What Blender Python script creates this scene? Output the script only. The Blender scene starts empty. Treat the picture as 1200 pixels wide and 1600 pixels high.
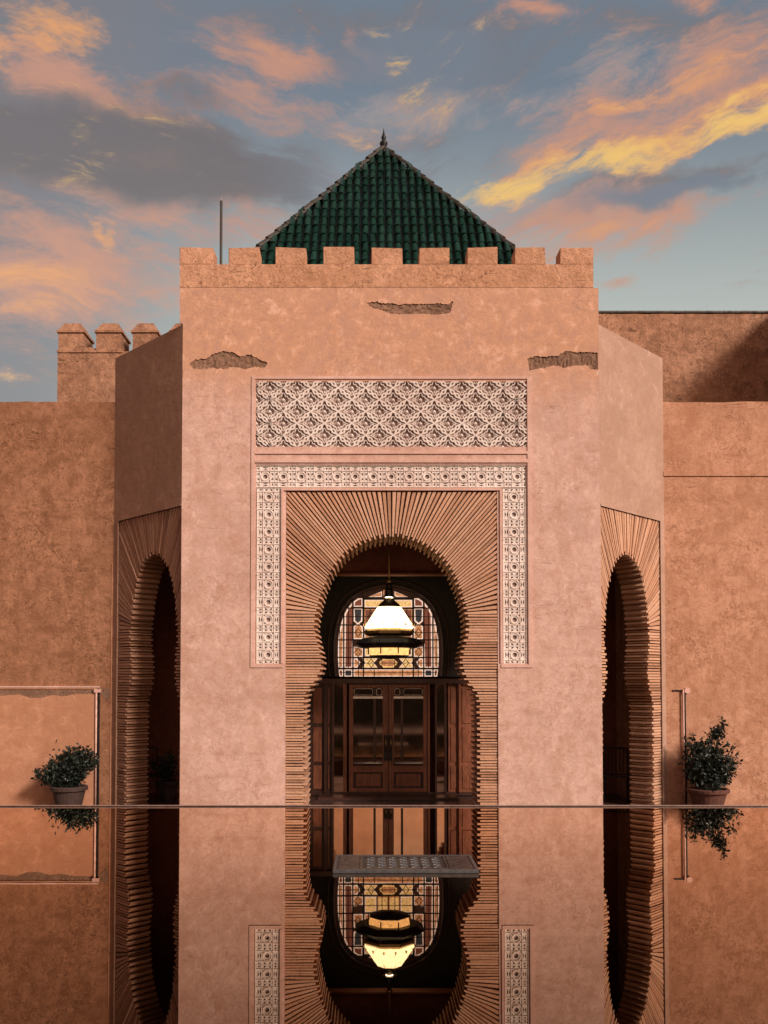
import bpy, bmesh, math, random
from mathutils import Vector, Matrix
from mathutils.geometry import tessellate_polygon
R = math.radians
random.seed(7)
S = bpy.context.scene
C = S.collection

# ------------------------------------------------------------------ camera, sky, sun, exposure
F, PX, PY, PITCH, CAMZ = 1400.0, 580.0, 1017.0, R(1.8), 1.8
cam = bpy.data.cameras.new('camera'); camo = bpy.data.objects.new('camera', cam); C.objects.link(camo)
cam.sensor_fit = 'HORIZONTAL'; cam.sensor_width = 36.0; cam.lens = 36.0*F/1200
cam.shift_x = (600-PX)/1200; cam.shift_y = (PY-800)/1200
cam.clip_start = 0.05; cam.clip_end = 3000
camo.location = (0, 0, CAMZ); camo.rotation_euler = (R(90)+PITCH, 0, 0)
S.camera = camo
S.view_settings.view_transform = 'Standard'; S.view_settings.look = 'None'
S.view_settings.gamma = 1; S.view_settings.use_curve_mapping = False
S.view_settings.exposure = 0.95
S.cycles.caustics_reflective = False; S.cycles.caustics_refractive = False
SUN_AZ, SUN_EL = R(137), R(29)          # azimuth clockwise from +Y: behind the camera, to its right
sd = Vector((math.sin(SUN_AZ)*math.cos(SUN_EL), math.cos(SUN_AZ)*math.cos(SUN_EL), math.sin(SUN_EL)))
sl = bpy.data.lights.new('sun', 'SUN'); sl.energy = 2.0; sl.angle = R(12); sl.color = (1.0, .85, .73)
so = bpy.data.objects.new('sun', sl); C.objects.link(so); so.rotation_euler = sd.to_track_quat('Z', 'Y').to_euler()
so.location = (6, -6, 12)

class N:
    """tiny expression wrapper over shader math nodes"""
    nt = None
    def __init__(s, v): s.v = v
    @classmethod
    def m(c, op, *a, clamp=False):
        n = c.nt.nodes.new('ShaderNodeMath'); n.operation = op; n.use_clamp = clamp
        for i, x in enumerate(a):
            x = x.v if isinstance(x, N) else x
            if isinstance(x, (int, float)): n.inputs[i].default_value = x
            else: c.nt.links.new(x, n.inputs[i])
        return N(n.outputs[0])
    def __add__(s, o): return N.m('ADD', s, o)
    def __radd__(s, o): return N.m('ADD', o, s)
    def __sub__(s, o): return N.m('SUBTRACT', s, o)
    def __rsub__(s, o): return N.m('SUBTRACT', o, s)
    def __mul__(s, o): return N.m('MULTIPLY', s, o)
    def __rmul__(s, o): return N.m('MULTIPLY', o, s)
    def __truediv__(s, o): return N.m('DIVIDE', s, o)
def nnew(nt, t, **kw):
    n = nt.nodes.new(t)
    for k, v in kw.items(): setattr(n, k, v)
    return n
def mixc(nt, fac, a, b, mode='MIX'):
    n = nt.nodes.new('ShaderNodeMix'); n.data_type = 'RGBA'; n.blend_type = mode
    for s_, x in ((n.inputs[0], fac), (n.inputs[6], a), (n.inputs[7], b)):
        x = x.v if isinstance(x, N) else x
        if isinstance(x, (int, float)): s_.default_value = x
        elif isinstance(x, (tuple, list)): s_.default_value = (*x[:3], 1)
        else: nt.links.new(x, s_)
    return n.outputs[2]
def lin(r, g, b):
    f = lambda c: (c/255/12.92) if c <= 10 else ((c/255+.055)/1.055)**2.4
    return (f(r), f(g), f(b))

def build_world():
    w = bpy.data.worlds.new('World'); S.world = w; w.use_nodes = True
    nt = w.node_tree; nt.nodes.clear(); N.nt = nt
    out = nnew(nt, 'ShaderNodeOutputWorld'); w.cycles.sampling_method = 'MANUAL'; w.cycles.sample_map_resolution = 256
    sky = nnew(nt, 'ShaderNodeTexSky', sky_type='NISHITA', sun_disc=False, sun_elevation=R(9), sun_rotation=SUN_AZ)
    sky.sun_elevation = SUN_EL; sky.air_density = 1.6; sky.dust_density = 3.0
    bg1 = nnew(nt, 'ShaderNodeBackground'); bg1.inputs[1].default_value = 0.05
    nt.links.new(mixc(nt, 1.0, sky.outputs[0], (.50, .42, .36), 'MULTIPLY'), bg1.inputs[0])
    tc = nnew(nt, 'ShaderNodeTexCoord'); sp = nnew(nt, 'ShaderNodeSeparateXYZ')
    nt.links.new(tc.outputs['Generated'], sp.inputs[0])
    x, y, z = (N(sp.outputs[i]) for i in range(3))
    az = N.m('ARCTAN2', x, y)
    el = z / N.m('MAXIMUM', N.m('SQRT', x*x + y*y), .05)
    a2 = N.m('MINIMUM', az*az, .5)
    U = az*(a2*.333 + 1)*1.4 + .58           # sky direction, in kilo-units
    V = 1.061 - el*(a2*.5 + 1)*1.375
    # warp
    cb = nnew(nt, 'ShaderNodeCombineXYZ'); nt.links.new(U.v, cb.inputs[0]); nt.links.new(V.v, cb.inputs[1])
    def noise(vec, sc, det=6, rough=.6, rot=0, stretch=1, off=0, dist=0):
        mp = nnew(nt, 'ShaderNodeMapping'); nt.links.new(vec, mp.inputs[0])
        mp.inputs['Rotation'].default_value[2] = rot; mp.inputs['Location'].default_value[0] = off
        m2 = nnew(nt, 'ShaderNodeMapping'); nt.links.new(mp.outputs[0], m2.inputs[0])
        m2.inputs['Scale'].default_value = (1/stretch, 1, 1)
        n = nnew(nt, 'ShaderNodeTexNoise'); nt.links.new(m2.outputs[0], n.inputs['Vector'])
        n.inputs['Scale'].default_value = sc; n.inputs['Detail'].default_value = det; n.inputs['Roughness'].default_value = rough
        n.inputs['Distortion'].default_value = dist
        return N(n.outputs[0])
    wv = cb.outputs[0]
    wu = (noise(wv, 6, 4, .55) - .5); wvv = (noise(wv, 6, 4, .55, off=5) - .5)
    U2 = U + wu*.20; V2 = V + wvv*.11
    def blob(cx, cy, rx, ry, ang=0, p=1.0):
        ca, sa = math.cos(R(ang)), math.sin(R(ang))
        dx, dy = U2 - cx/1000*1.0, V2 - cy/1000
        a = (dx*ca + dy*sa) / (rx/1000); b = (dy*ca - dx*sa) / (ry/1000)
        return N.m('EXPONENT', (a*a + b*b)*-1.0)*p
    def mx(*a):
        r = a[0]
        for q in a[1:]: r = N.m('MAXIMUM', r, q)
        return r
    def cut(v, lo, hi):
        n = nnew(nt, 'ShaderNodeMapRange', interpolation_type='SMOOTHSTEP'); nt.links.new(v.v, n.inputs[0])
        n.inputs[1].default_value = lo; n.inputs[2].default_value = hi; return N(n.outputs[0])
    side = cut(U, .45, .75)
    ang = side*R(36) - R(13)                     # wisps rise to the right on the right of the dome, fall gently on its left
    ca_, sa_ = N.m('COSINE', ang), N.m('SINE', ang)
    Ur, Vr = (U-.6), (V-.25)
    Uw, Vw = Ur + wu*.05, Vr + wvv*.05
    cr = nnew(nt, 'ShaderNodeCombineXYZ'); nt.links.new((Uw*ca_ - Vw*sa_).v, cr.inputs[0]); nt.links.new((Uw*sa_ + Vw*ca_).v, cr.inputs[1])
    wisp = noise(cr.outputs[0], 5.2, 8, .62, 0, 2.6, dist=.35); wisp2 = noise(cr.outputs[0], 21, 8, .72, 0, 3.0, off=3, dist=.35)
    fine = wisp*.48 + wisp2*.52 - .5
    fn = fine*4.6
    vv = cut(V, .1, .62)
    base = mixc(nt, vv, lin(100, 111, 124), lin(190, 194, 184))
    base = mixc(nt, cut(U, .5, .0), base, lin(116, 108, 110))
    dk = mx(blob(190, 255, 330, 85, 8), blob(120, 180, 230, 60, 12, .8), blob(620, 60, 330, 70, 6, .5), blob(1080, 40, 160, 60, 0, .5), blob(-300, 250, 300, 90, 5, .7), blob(690, 250, 120, 60, 0, .45),
            blob(1020, 300, 230, 34, -12, .8))
    col = mixc(nt, cut(dk + fn*.6, .05, .7)*.92, base, lin(112, 98, 94))
    pale = mx(blob(640, 175, 140, 40, -6, .7), blob(540, 270, 150, 60, 4, .5), blob(270, 340, 200, 60, 6, .7), blob(960, 130, 260, 60, -18, .7), blob(820, 340, 190, 60, -10, .8))
    col = mixc(nt, cut(pale + fn*.8, .2, .95)*.75, col, lin(164, 146, 140))
    sm = mx(blob(80, 110, 150, 40, 18, 1.1), blob(60, 430, 240, 90, 8, 1.35), blob(430, 88, 170, 42, 10, .95), blob(370, 155, 170, 30, 8, .8),
            blob(575, 80, 60, 16, 48, .9), blob(390, 345, 90, 46, 10, .8), blob(970, 200, 250, 80, -18, 1.0), blob(1140, 110, 150, 100, -15, .95),
            blob(960, 355, 260, 55, -12, 1.0), blob(890, 400, 140, 34, -14, .8), blob(835, 6, 60, 16, 0, .9), blob(240, 330, 150, 40, 8, .7),
            blob(220, 250, 80, 26, 5, .75), blob(150, 480, 210, 46, 0, .9), blob(940, 445, 130, 20, -8, .55), blob(1090, 0, 70, 30, 20, .8),
            cut(N.m('ABSOLUTE', az), .5, .8)*.55)
    col = mixc(nt, cut(sm + fn*1.0, .1, 1.15)*.92, col, lin(206, 138, 100))
    ov = mx(blob(150, 240, 360, 66, 6, 1.3), blob(290, 150, 120, 24, 10, .6), blob(330, 285, 230, 36, 12, .9), blob(650, 90, 150, 70, 0, 1.0), blob(-250, 220, 260, 80, 5, .9), blob(1060, 300, 170, 22, -14, .9))
    ovf = cut(ov + fn*.35, .2, .8)
    col = mixc(nt, ovf*.88, col, mixc(nt, cut(U, .35, .6), lin(98, 80, 72), lin(106, 114, 126)))
    gd = mx(blob(45, 36, 110, 52, 15, 1.25), blob(-60, 60, 110, 70, 0, .9), blob(160, 372, 60, 22, 28, .95), blob(900, 258, 200, 46, -16, .95), blob(1060, 218, 190, 44, -16, .95),
            blob(1000, 165, 190, 26, -16, .75), blob(1180, 190, 130, 26, -16, 1.0), blob(1130, 120, 140, 34, -24, .75), blob(30, 430, 220, 48, 8, .95), blob(430, 82, 130, 16, 10, .45),
            blob(1350, 120, 220, 60, -14, .8), blob(70, 480, 200, 26, 0, .8), blob(960, 370, 190, 24, -14, .6), blob(390, 165, 120, 12, 8, .4))
    col = mixc(nt, cut(gd + fn*1.0, .38, 1.25)*(1-ovf*.9*cut(U, .6, .45)), col, lin(236, 156, 76))
    yl = mx(blob(820, 292, 140, 24, -10, 1.0), blob(955, 255, 160, 34, -16, 1.0), blob(1170, 192, 150, 26, -14, 1.0), blob(30, 15, 70, 26, 10, .8), blob(1030, 150, 90, 8, -20, .5))
    col = mixc(nt, cut(yl + fn*1.1, .3, 1.2)*.9, col, lin(252, 200, 86))
    # sunset glow low over the western horizon, round the sun's azimuth
    dotp = (x*math.sin(SUN_AZ) + y*math.cos(SUN_AZ))
    glow = cut(dotp, .1, 1.0) * cut(el, .5, .03)
    col = mixc(nt, glow*.85, col, lin(236, 146, 96))
    bg2 = nnew(nt, 'ShaderNodeBackground'); nt.links.new(col, bg2.inputs[0]); bg2.inputs[1].default_value = .42
    add = nnew(nt, 'ShaderNodeAddShader')
    nt.links.new(bg1.outputs[0], add.inputs[0]); nt.links.new(bg2.outputs[0], add.inputs[1])
    nt.links.new(add.outputs[0], out.inputs[0])
build_world()
w_ = S.world

# ------------------------------------------------------------------ helpers
def P(px, py, Y):
    xc, yc = (px-PX)/F, (PY-py)/F
    dy, dz = math.cos(PITCH)-yc*math.sin(PITCH), math.sin(PITCH)+yc*math.cos(PITCH)
    t = Y/dy
    return Vector((xc*t, Y, CAMZ+dz*t))
def PXZ(px, py, Y):
    p = P(px, py, Y); return (p.x, p.z)
D0, D1, D2, D3, GZ = 12.73, 13.87, 15.35, 16.6, -0.36

def mesh(name, vs, fs, mat=None):
    me = bpy.data.meshes.new(name); me.from_pydata([tuple(v) for v in vs], [], fs); me.update()
    if mat: me.materials.append(mat)
    return me
def fixn(me):
    bm = bmesh.new(); bm.from_mesh(me); bmesh.ops.recalc_face_normals(bm, faces=bm.faces); bm.to_mesh(me); bm.free(); return me
def origin(o):
    """world position of an (unrotated) object through its parents"""
    p = Vector((0, 0, 0))
    while o: p += o.location; o = o.parent
    return p
def link(name, me, parent=None, at=None):
    o = bpy.data.objects.new(name, me); C.objects.link(o); o.parent = parent
    o.location = Vector(at or (0, 0, 0)) - (origin(parent) if parent else Vector((0, 0, 0)))
    return o
def obj(name, vs, fs, mat, parent=None, centre=True, smooth=False, kind=None):
    vs = [Vector(v) for v in vs]
    c = Vector((0, 0, 0))
    if centre and vs:
        c = sum(vs, Vector((0, 0, 0)))/len(vs)
    me = fixn(mesh(name, [v-c for v in vs], fs, mat))
    if smooth:
        for p in me.polygons: p.use_smooth = True
    o = link(name, me, parent, c)
    if kind: o['kind'] = kind
    return o
def thing(name, label, cat, loc, group=None):
    o = bpy.data.objects.new(name, None); C.objects.link(o); o.location = loc; o.empty_display_size = .3
    o['label'] = label; o['category'] = cat; o['kind'] = 'thing'
    if group: o['group'] = group
    return o
def tag(o, label, cat, group=None):
    o['label'] = label; o['category'] = cat; o['kind'] = 'thing'
    if group: o['group'] = group
    return o
class MB:
    def __init__(s): s.v = []; s.f = []
    def add(s, vs, fs):
        n = len(s.v); s.v += [Vector(v) for v in vs]; s.f += [tuple(i+n for i in f) for f in fs]; return s
    def box(s, x0, x1, y0, y1, z0, z1):
        return s.add([(x0,y0,z0),(x1,y0,z0),(x1,y1,z0),(x0,y1,z0),(x0,y0,z1),(x1,y0,z1),(x1,y1,z1),(x0,y1,z1)],
                     [(0,1,2,3),(4,5,6,7),(0,1,5,4),(1,2,6,5),(2,3,7,6),(3,0,4,7)])
    def tube(s, a, b, r0, r1=None, n=8, cap=True):
        a, b = Vector(a), Vector(b); r1 = r0 if r1 is None else r1
        q = (b-a).to_track_quat('Z', 'Y'); vs = []
        for p, r in ((a, r0), (b, r1)):
            for k in range(n):
                t = 2*math.pi*k/n; vs.append(p + q @ Vector((r*math.cos(t), r*math.sin(t), 0)))
        fs = [(k, (k+1) % n, n+(k+1) % n, n+k) for k in range(n)]
        if cap: fs += [tuple(range(n)), tuple(range(n, 2*n))]
        return s.add(vs, fs)
    def lathe(s, c, prof, n=16, rot=0):
        """prof: list of (r, z)"""
        c = Vector(c); vs = []
        for r, z in prof:
            for k in range(n):
                t = 2*math.pi*k/n+rot; vs.append(c+Vector((r*math.cos(t), r*math.sin(t), z)))
        fs = []
        for i in range(len(prof)-1):
            for k in range(n): fs.append((i*n+k, i*n+(k+1) % n, (i+1)*n+(k+1) % n, (i+1)*n+k))
        fs += [tuple(range(n)), tuple(range((len(prof)-1)*n, len(prof)*n))]
        return s.add(vs, fs)
    def make(s, name, mat, parent=None, **kw): return obj(name, s.v, s.f, mat, parent, **kw)
class Frame:
    """a vertical plane: a runs along it, b is height, c is outwards"""
    def __init__(s, o, u, n): s.o = Vector(o); s.u = Vector(u).normalized(); s.n = Vector(n).normalized()
    def __call__(s, a, b, c=0): return s.o + s.u*a + Vector((0, 0, b)) + s.n*c
FRONT = Frame((0, D1, 0), (1, 0, 0), (0, -1, 0))
def prism(fr, outline, holes, c0, c1):
    """polygon with holes extruded from c0 to c1 in frame fr"""
    loops = [list(outline)] + [list(h) for h in holes]
    tris = tessellate_polygon([[Vector((a, b, 0)) for a, b in l] for l in loops])
    flat = [p for l in loops for p in l]; n = len(flat)
    vs = [fr(a, b, c0) for a, b in flat] + [fr(a, b, c1) for a, b in flat]
    fs = [tuple(t) for t in tris] + [tuple(i+n for i in reversed(t)) for t in tris]
    k = 0
    for l in loops:
        m = len(l)
        for i in range(m): fs.append((k+i, k+(i+1) % m, n+k+(i+1) % m, n+k+i))
        k += m
    return vs, fs
def rect(a0, a1, b0, b1): return [(a0, b0), (a1, b0), (a1, b1), (a0, b1)]
def circle(cx, cy, r, n=12): return [(cx+r*math.cos(2*math.pi*k/n), cy+r*math.sin(2*math.pi*k/n)) for k in range(n)]

# ------------------------------------------------------------------ materials
def newmat(name):
    m = bpy.data.materials.new(name); m.use_nodes = True; nt = m.node_tree; N.nt = nt
    return m, nt, nt.nodes['Principled BSDF']
def tnoise(nt, sc, det=5, rough=.6, stretch=(1, 1, 1), dist=0, coord='w'):
    if coord == 'w':
        g = nnew(nt, 'ShaderNodeNewGeometry').outputs['Position']
    else:
        g = nnew(nt, 'ShaderNodeTexCoord').outputs['Object']
    mp = nnew(nt, 'ShaderNodeMapping'); nt.links.new(g, mp.inputs[0]); mp.inputs['Scale'].default_value = stretch
    n = nnew(nt, 'ShaderNodeTexNoise'); nt.links.new(mp.outputs[0], n.inputs['Vector'])
    n.inputs['Scale'].default_value = sc; n.inputs['Detail'].default_value = det; n.inputs['Roughness'].default_value = rough
    n.inputs['Distortion'].default_value = dist
    return N(n.outputs[0])
def mr(nt, v, lo, hi, a=0., b=1., smooth=True):
    n = nnew(nt, 'ShaderNodeMapRange'); n.interpolation_type = 'SMOOTHSTEP' if smooth else 'LINEAR'
    nt.links.new(v.v, n.inputs[0])
    for i, q in enumerate((lo, hi, a, b)): n.inputs[i+1].default_value = q
    return N(n.outputs[0])
def bump(nt, bs, h, strength, dist=.02):
    b = nnew(nt, 'ShaderNodeBump'); nt.links.new(h.v, b.inputs['Height'])
    b.inputs['Strength'].default_value = strength; b.inputs['Distance'].default_value = dist
    nt.links.new(b.outputs[0], bs.inputs['Normal'])
def plaster(name, base, dark, light, upper=None, split=None, spots=.5, rough_bump=.5):
    m, nt, bs = newmat(name)
    big = tnoise(nt, .9, 4, .6); mid = tnoise(nt, 5.5, 6, .72, dist=.5); fin = tnoise(nt, 34, 3, .7); streak = tnoise(nt, 2.2, 4, .65, (1.6, 1.6, .35))
    layer = tnoise(nt, 1.6, 5, .6, (.35, .35, 3.0)); clot = tnoise(nt, 13, 4, .75, dist=1.2)
    col = mixc(nt, mr(nt, big, .38, .62), tuple(c*.93 for c in base), light)
    if upper:
        z = N(nnew(nt, 'ShaderNodeSeparateXYZ').outputs[2]); nt.links.new(nnew(nt, 'ShaderNodeNewGeometry').outputs['Position'], z.v.node.inputs[0])
        e = mr(nt, z + (tnoise(nt, 1.8, 7, .65)-.5)*2.2, split-.5, split+.6)
        up = mixc(nt, mr(nt, mid, .35, .7), upper, tuple(c*.84 for c in upper))
        col = mixc(nt, e, col, up)
    col = mixc(nt, mr(nt, mid, .44, .66)*(.5+.45*spots), col, dark)
    col = mixc(nt, mr(nt, streak, .48, .70)*(.3+.4*spots), col, dark)
    col = mixc(nt, mr(nt, layer, .58, .70)*(.15+.3*spots), col, tuple(c*.8 for c in dark))
    col = mixc(nt, mr(nt, mid, .46, .30)*.6, col, tuple(min(1, c*1.25) for c in light))
    cm = mr(nt, tnoise(nt, 1.1, 4, .6), .45, .62)
    col = mixc(nt, mr(nt, clot, .50, .64)*(cm*.75+.25)*min(1, spots*1.3), col, tuple(c*.72 for c in dark))
    col = mixc(nt, mr(nt, clot, .45, .32)*(cm*.7+.3)*min(1, spots*1.3)*.8, col, tuple(min(1, c*1.25) for c in light))
    sp = tnoise(nt, 24, 2, .75, dist=1.0); sp2 = mr(nt, tnoise(nt, 1.6, 3, .5), .50, .62)
    pit = mr(nt, sp, .62, .70)*(sp2*.8+.2)*spots
    col = mixc(nt, pit, col, tuple(c*.38 for c in dark))
    # hairline level cracks and lift lines
    ln = tnoise(nt, 1.3, 6, .55, (.22, .22, 2.2)); lm = mr(nt, tnoise(nt, 1.3, 4, .6), .58, .70)
    crack = mr(nt, N.m('ABSOLUTE', ln-.5), .009, .001)*lm*min(1, spots*1.2)
    col = mixc(nt, crack*.75, col, tuple(c*.45 for c in dark))
    fb = mixc(nt, mr(nt, fin, .3, .75)*.35, col, tuple(c*.68 for c in base))
    nt.links.new(fb, bs.inputs['Base Color']); bs.inputs['Roughness'].default_value = .9
    bs.inputs['Specular IOR Level'].default_value = .25
    bump(nt, bs, mid*1.0 + fin*.3 + clot*(.5*spots) - pit*1.2 - crack*1.5 + big*1.2, rough_bump, .035)
    return m
PINK = lin(214, 160, 144)
m_front = plaster('plaster_front', (.62, .40, .335), (.50, .28, .21), (.68, .45, .385), upper=(.63, .335, .205), split=6.3, spots=.42, rough_bump=.3)
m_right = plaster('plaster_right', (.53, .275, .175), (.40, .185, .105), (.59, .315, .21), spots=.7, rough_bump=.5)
m_left_shade = plaster('plaster_left_shaded', (.35, .165, .092), (.23, .10, .052), (.40, .195, .115), spots=.9, rough_bump=.6)  # the tower's shade on this wall is put into a deeper plaster colour
m_chL_shade = plaster('plaster_chamfer_left_shaded', (.42, .24, .165), (.33, .175, .115), (.46, .27, .19), spots=.3, rough_bump=.3)  # shade of the face turned from the sun, partly painted into the colour
m_chR_dimmed = plaster('plaster_chamfer_right_dimmed', (.44, .28, .215), (.38, .22, .16), (.48, .315, .25), spots=.2, rough_bump=.3)  # plaster colour darkened to hold down the sunlight on this face
m_smooth = plaster('plaster_smooth_coat', (.50, .245, .145), (.40, .175, .10), (.56, .285, .18), spots=.15, rough_bump=.3)
m_old = plaster('plaster_old', (.44, .225, .135), (.26, .13, .08), (.52, .28, .18), spots=.9, rough_bump=.9)
m_parapet = plaster('plaster_parapet', (.61, .32, .195), (.46, .23, .135), (.67, .37, .24), spots=.95, rough_bump=.8)
m_mould = plaster('moulding_plaster', (.66, .42, .35), (.56, .32, .25), (.72, .48, .42), spots=.1, rough_bump=.2)
m_mud = plaster('exposed_mud', (.27, .155, .105), (.18, .10, .066), (.33, .19, .13), spots=.6, rough_bump=1.0)
m_stucco = plaster('carved_stucco', (.78, .66, .61), (.68, .53, .47), (.82, .73, .69), spots=.05, rough_bump=.15)
m_ground_shade = plaster('stucco_ground_shade', (.36, .28, .26), (.28, .2, .18), (.42, .33, .31), spots=.1, rough_bump=.2)  # groove shade behind the carving, painted as a darker ground
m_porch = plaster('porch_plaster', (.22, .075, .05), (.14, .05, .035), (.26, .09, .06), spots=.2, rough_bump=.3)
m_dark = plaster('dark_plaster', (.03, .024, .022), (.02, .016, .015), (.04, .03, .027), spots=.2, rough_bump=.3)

def brickmat(name, c1, c2, c3):
    m, nt, bs = newmat(name)
    oi = nnew(nt, 'ShaderNodeObjectInfo'); rnd = N(oi.outputs['Random'])
    col = mixc(nt, rnd, c1, c2); col = mixc(nt, mr(nt, rnd, .86, .98)*.5, col, tuple(q*.5 for q in c2))
    n1 = tnoise(nt, 9, 6, .7, dist=.5); n2 = tnoise(nt, 45, 4, .7); n3 = tnoise(nt, 2.0, 4, .6)
    col = mixc(nt, mr(nt, n3, .45, .65)*.5, col, c3)
    col = mixc(nt, mr(nt, n1, .52, .75)*.6, col, tuple(c*.55 for c in c2))
    col = mixc(nt, mr(nt, n1, .45, .25)*.4, col, tuple(min(1, c*1.25) for c in c1))
    nt.links.new(col, bs.inputs['Base Color']); bs.inputs['Roughness'].default_value = .92
    bump(nt, bs, n1 + n2*.5, .6, .02)
    return m
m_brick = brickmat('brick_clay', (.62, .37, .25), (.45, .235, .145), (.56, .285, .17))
m_brickL_shade = brickmat('brick_clay_shaded', (.44, .245, .165), (.33, .165, .105), (.37, .18, .11))  # darker copy of the brick, shade of the left canted wall in its colour
m_mortar = plaster('mortar', (.17, .085, .057), (.12, .06, .04), (.21, .11, .075), spots=.2, rough_bump=.5)

def simple(name, col, rough=.5, metal=0., spec=.5, var=.25, sc=12, bmp=.2, rand=0.0):
    m, nt, bs = newmat(name)
    n1 = tnoise(nt, sc, 6, .65, dist=.3)
    c = mixc(nt, mr(nt, n1, .3, .75), tuple(min(1, q*(1+var)) for q in col), tuple(q*(1-var) for q in col))
    if rand:
        oi = nnew(nt, 'ShaderNodeObjectInfo'); r_ = N(oi.outputs['Random'])
        c = mixc(nt, r_*rand, c, tuple(min(1, q*1.9+.01) for q in col))
    nt.links.new(c, bs.inputs['Base Color']); bs.inputs['Roughness'].default_value = rough
    bs.inputs['Metallic'].default_value = metal; bs.inputs['Specular IOR Level'].default_value = spec
    rr = mr(nt, tnoise(nt, sc*2.3, 4, .6), .3, .7, max(.02, rough*.75), min(1, rough*1.3)); nt.links.new(rr.v, bs.inputs['Roughness'])
    if bmp: bump(nt, bs, n1, bmp, .01)
    return m
def emit(name, col, strength, var=.3, sc=18, base=.1):
    m, nt, bs = newmat(name)
    n1 = tnoise(nt, sc, 4, .6)
    c = mixc(nt, mr(nt, n1, .3, .7)*var, col, tuple(q*.45 for q in col))
    nt.links.new(c, bs.inputs['Emission Color']); bs.inputs['Emission Strength'].default_value = strength
    bs.inputs['Base Color'].default_value = (*[q*base for q in col], 1); bs.inputs['Roughness'].default_value = .25
    return m
def woodmat(name, c1, c2):
    m, nt, bs = newmat(name)
    g = tnoise(nt, 7, 8, .7, (5, 5, .5), dist=1.2); n2 = tnoise(nt, 2.5, 4, .6)
    c = mixc(nt, mr(nt, g, .35, .65), c1, c2)
    c = mixc(nt, mr(nt, n2, .5, .7)*.4, c, tuple(q*.5 for q in c2))
    nt.links.new(c, bs.inputs['Base Color']); bs.inputs['Roughness'].default_value = .38
    bump(nt, bs, g, .25, .006); return m
m_wood = woodmat('walnut_wood', (.30, .105, .055), (.14, .048, .026))
m_woodd = woodmat('dark_wood', (.075, .03, .02), (.035, .016, .012))
m_iron = simple('black_iron', (.02, .019, .02), .45, .6, var=.3)
m_steel = simple('grey_steel', (.62, .60, .58), .35, .8)
m_brass = simple('aged_brass', (.30, .2, .09), .35, 1.0, sc=40)
m_pole = simple('pipe_paint', (.6, .36, .3), .5, 0)
m_pot = simple('terracotta_pot', (.11, .042, .03), .8, 0, sc=14, bmp=.4)
m_potd = simple('dark_pot', (.05, .028, .024), .8, 0, sc=14, bmp=.4)
m_leaf = simple('leaf_dark', (.010, .017, .012), .5, 0, var=.5, sc=9, bmp=0, rand=.3)
m_stem = simple('bark', (.06, .04, .03), .85)
m_soil = simple('soil', (.04, .028, .02), .95)
m_tile = simple('green_glaze', (.006, .030, .021), .2, 0, spec=.7, var=.8, sc=16, bmp=.6, rand=.9)
m_tiled = simple('green_glaze_pan', (.004, .016, .012), .4, 0, var=.5, sc=9)
m_ridge = simple('ridge_clay', (.028, .022, .016), .6, 0, var=.5, sc=9, bmp=.5, rand=.5)
m_marble = simple('grey_marble', (.05, .04, .04), .3, 0, var=.45, sc=14, bmp=.1)
m_marbled = simple('carved_marble', (.02, .02, .026), .4, 0, var=.5, sc=20, bmp=.2)
m_trim = simple('marble_edge', (.075, .072, .078), .3, 0, var=.25, sc=20)
m_rim = simple('basin_rim_stone', (.05, .032, .03), .4, 0, var=.3)
m_riml = simple('basin_rim_edge', (.34, .22, .19), .4, 0, var=.2)
m_glass = simple('dark_glass', (.52, .34, .25), .05, 1.0, var=.15, sc=2, bmp=0)
m_floor = simple('porch_floor_tile', (.05, .03, .025), .3, 0)
m_shade = emit('lamp_glass', (1.0, .76, .40), 2.3, var=.6, sc=22)
m_lampb = emit('lamp_lower_glass', (1.0, .50, .16), 1.0, var=.8, sc=26)
m_bulb = emit('lamp_bulb', (1.0, .85, .6), 8)
m_cream = emit('glass_cream', (.92, .62, .47), .66, var=.6)
m_amber = emit('glass_amber', (.80, .32, .13), .48, var=1.0)
m_gold = emit('glass_gold', (1.0, .58, .21), .62, var=1.0, sc=30)
m_red = emit('glass_red', (.28, .08, .045), .4, var=.6)
m_blue = emit('glass_smoke', (.05, .05, .055), .35, var=.5)

def watermat():
    m, nt, bs = newmat('still_water')
    fr = nnew(nt, 'ShaderNodeFresnel'); fr.inputs[0].default_value = 1.33
    k = mr(nt, N(fr.outputs[0]), .09, .40, .30, 1.0, smooth=False)
    c = mixc(nt, k, (0, 0, 0), (.86, .74, .64))
    gl = nnew(nt, 'ShaderNodeBsdfGlossy'); nt.links.new(c, gl.inputs['Color']); gl.inputs['Roughness'].default_value = .010
    n = tnoise(nt, 1.3, 3, .5); b = nnew(nt, 'ShaderNodeBump'); nt.links.new(n.v, b.inputs['Height']); b.inputs['Strength'].default_value = .012; b.inputs['Distance'].default_value = .02
    nt.links.new(b.outputs[0], gl.inputs['Normal'])
    nt.links.new(gl.outputs[0], [q for q in nt.nodes if q.type == 'OUTPUT_MATERIAL'][0].inputs[0])
    return m
m_water = watermat()
def terrace_mat():
    m, nt, bs = newmat('terrace_tiles')
    n1 = tnoise(nt, 1.5, 6, .6); n2 = tnoise(nt, 14, 5, .7)
    c = mixc(nt, mr(nt, n1, .3, .7), (.13, .085, .07), (.09, .06, .05)); c = mixc(nt, mr(nt, n2, .4, .8)*.4, c, (.06, .04, .035))
    nt.links.new(c, bs.inputs['Base Color']); bs.inputs['Roughness'].default_value = .8; bump(nt, bs, n2, .4, .01); return m
m_terr = terrace_mat()

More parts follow.
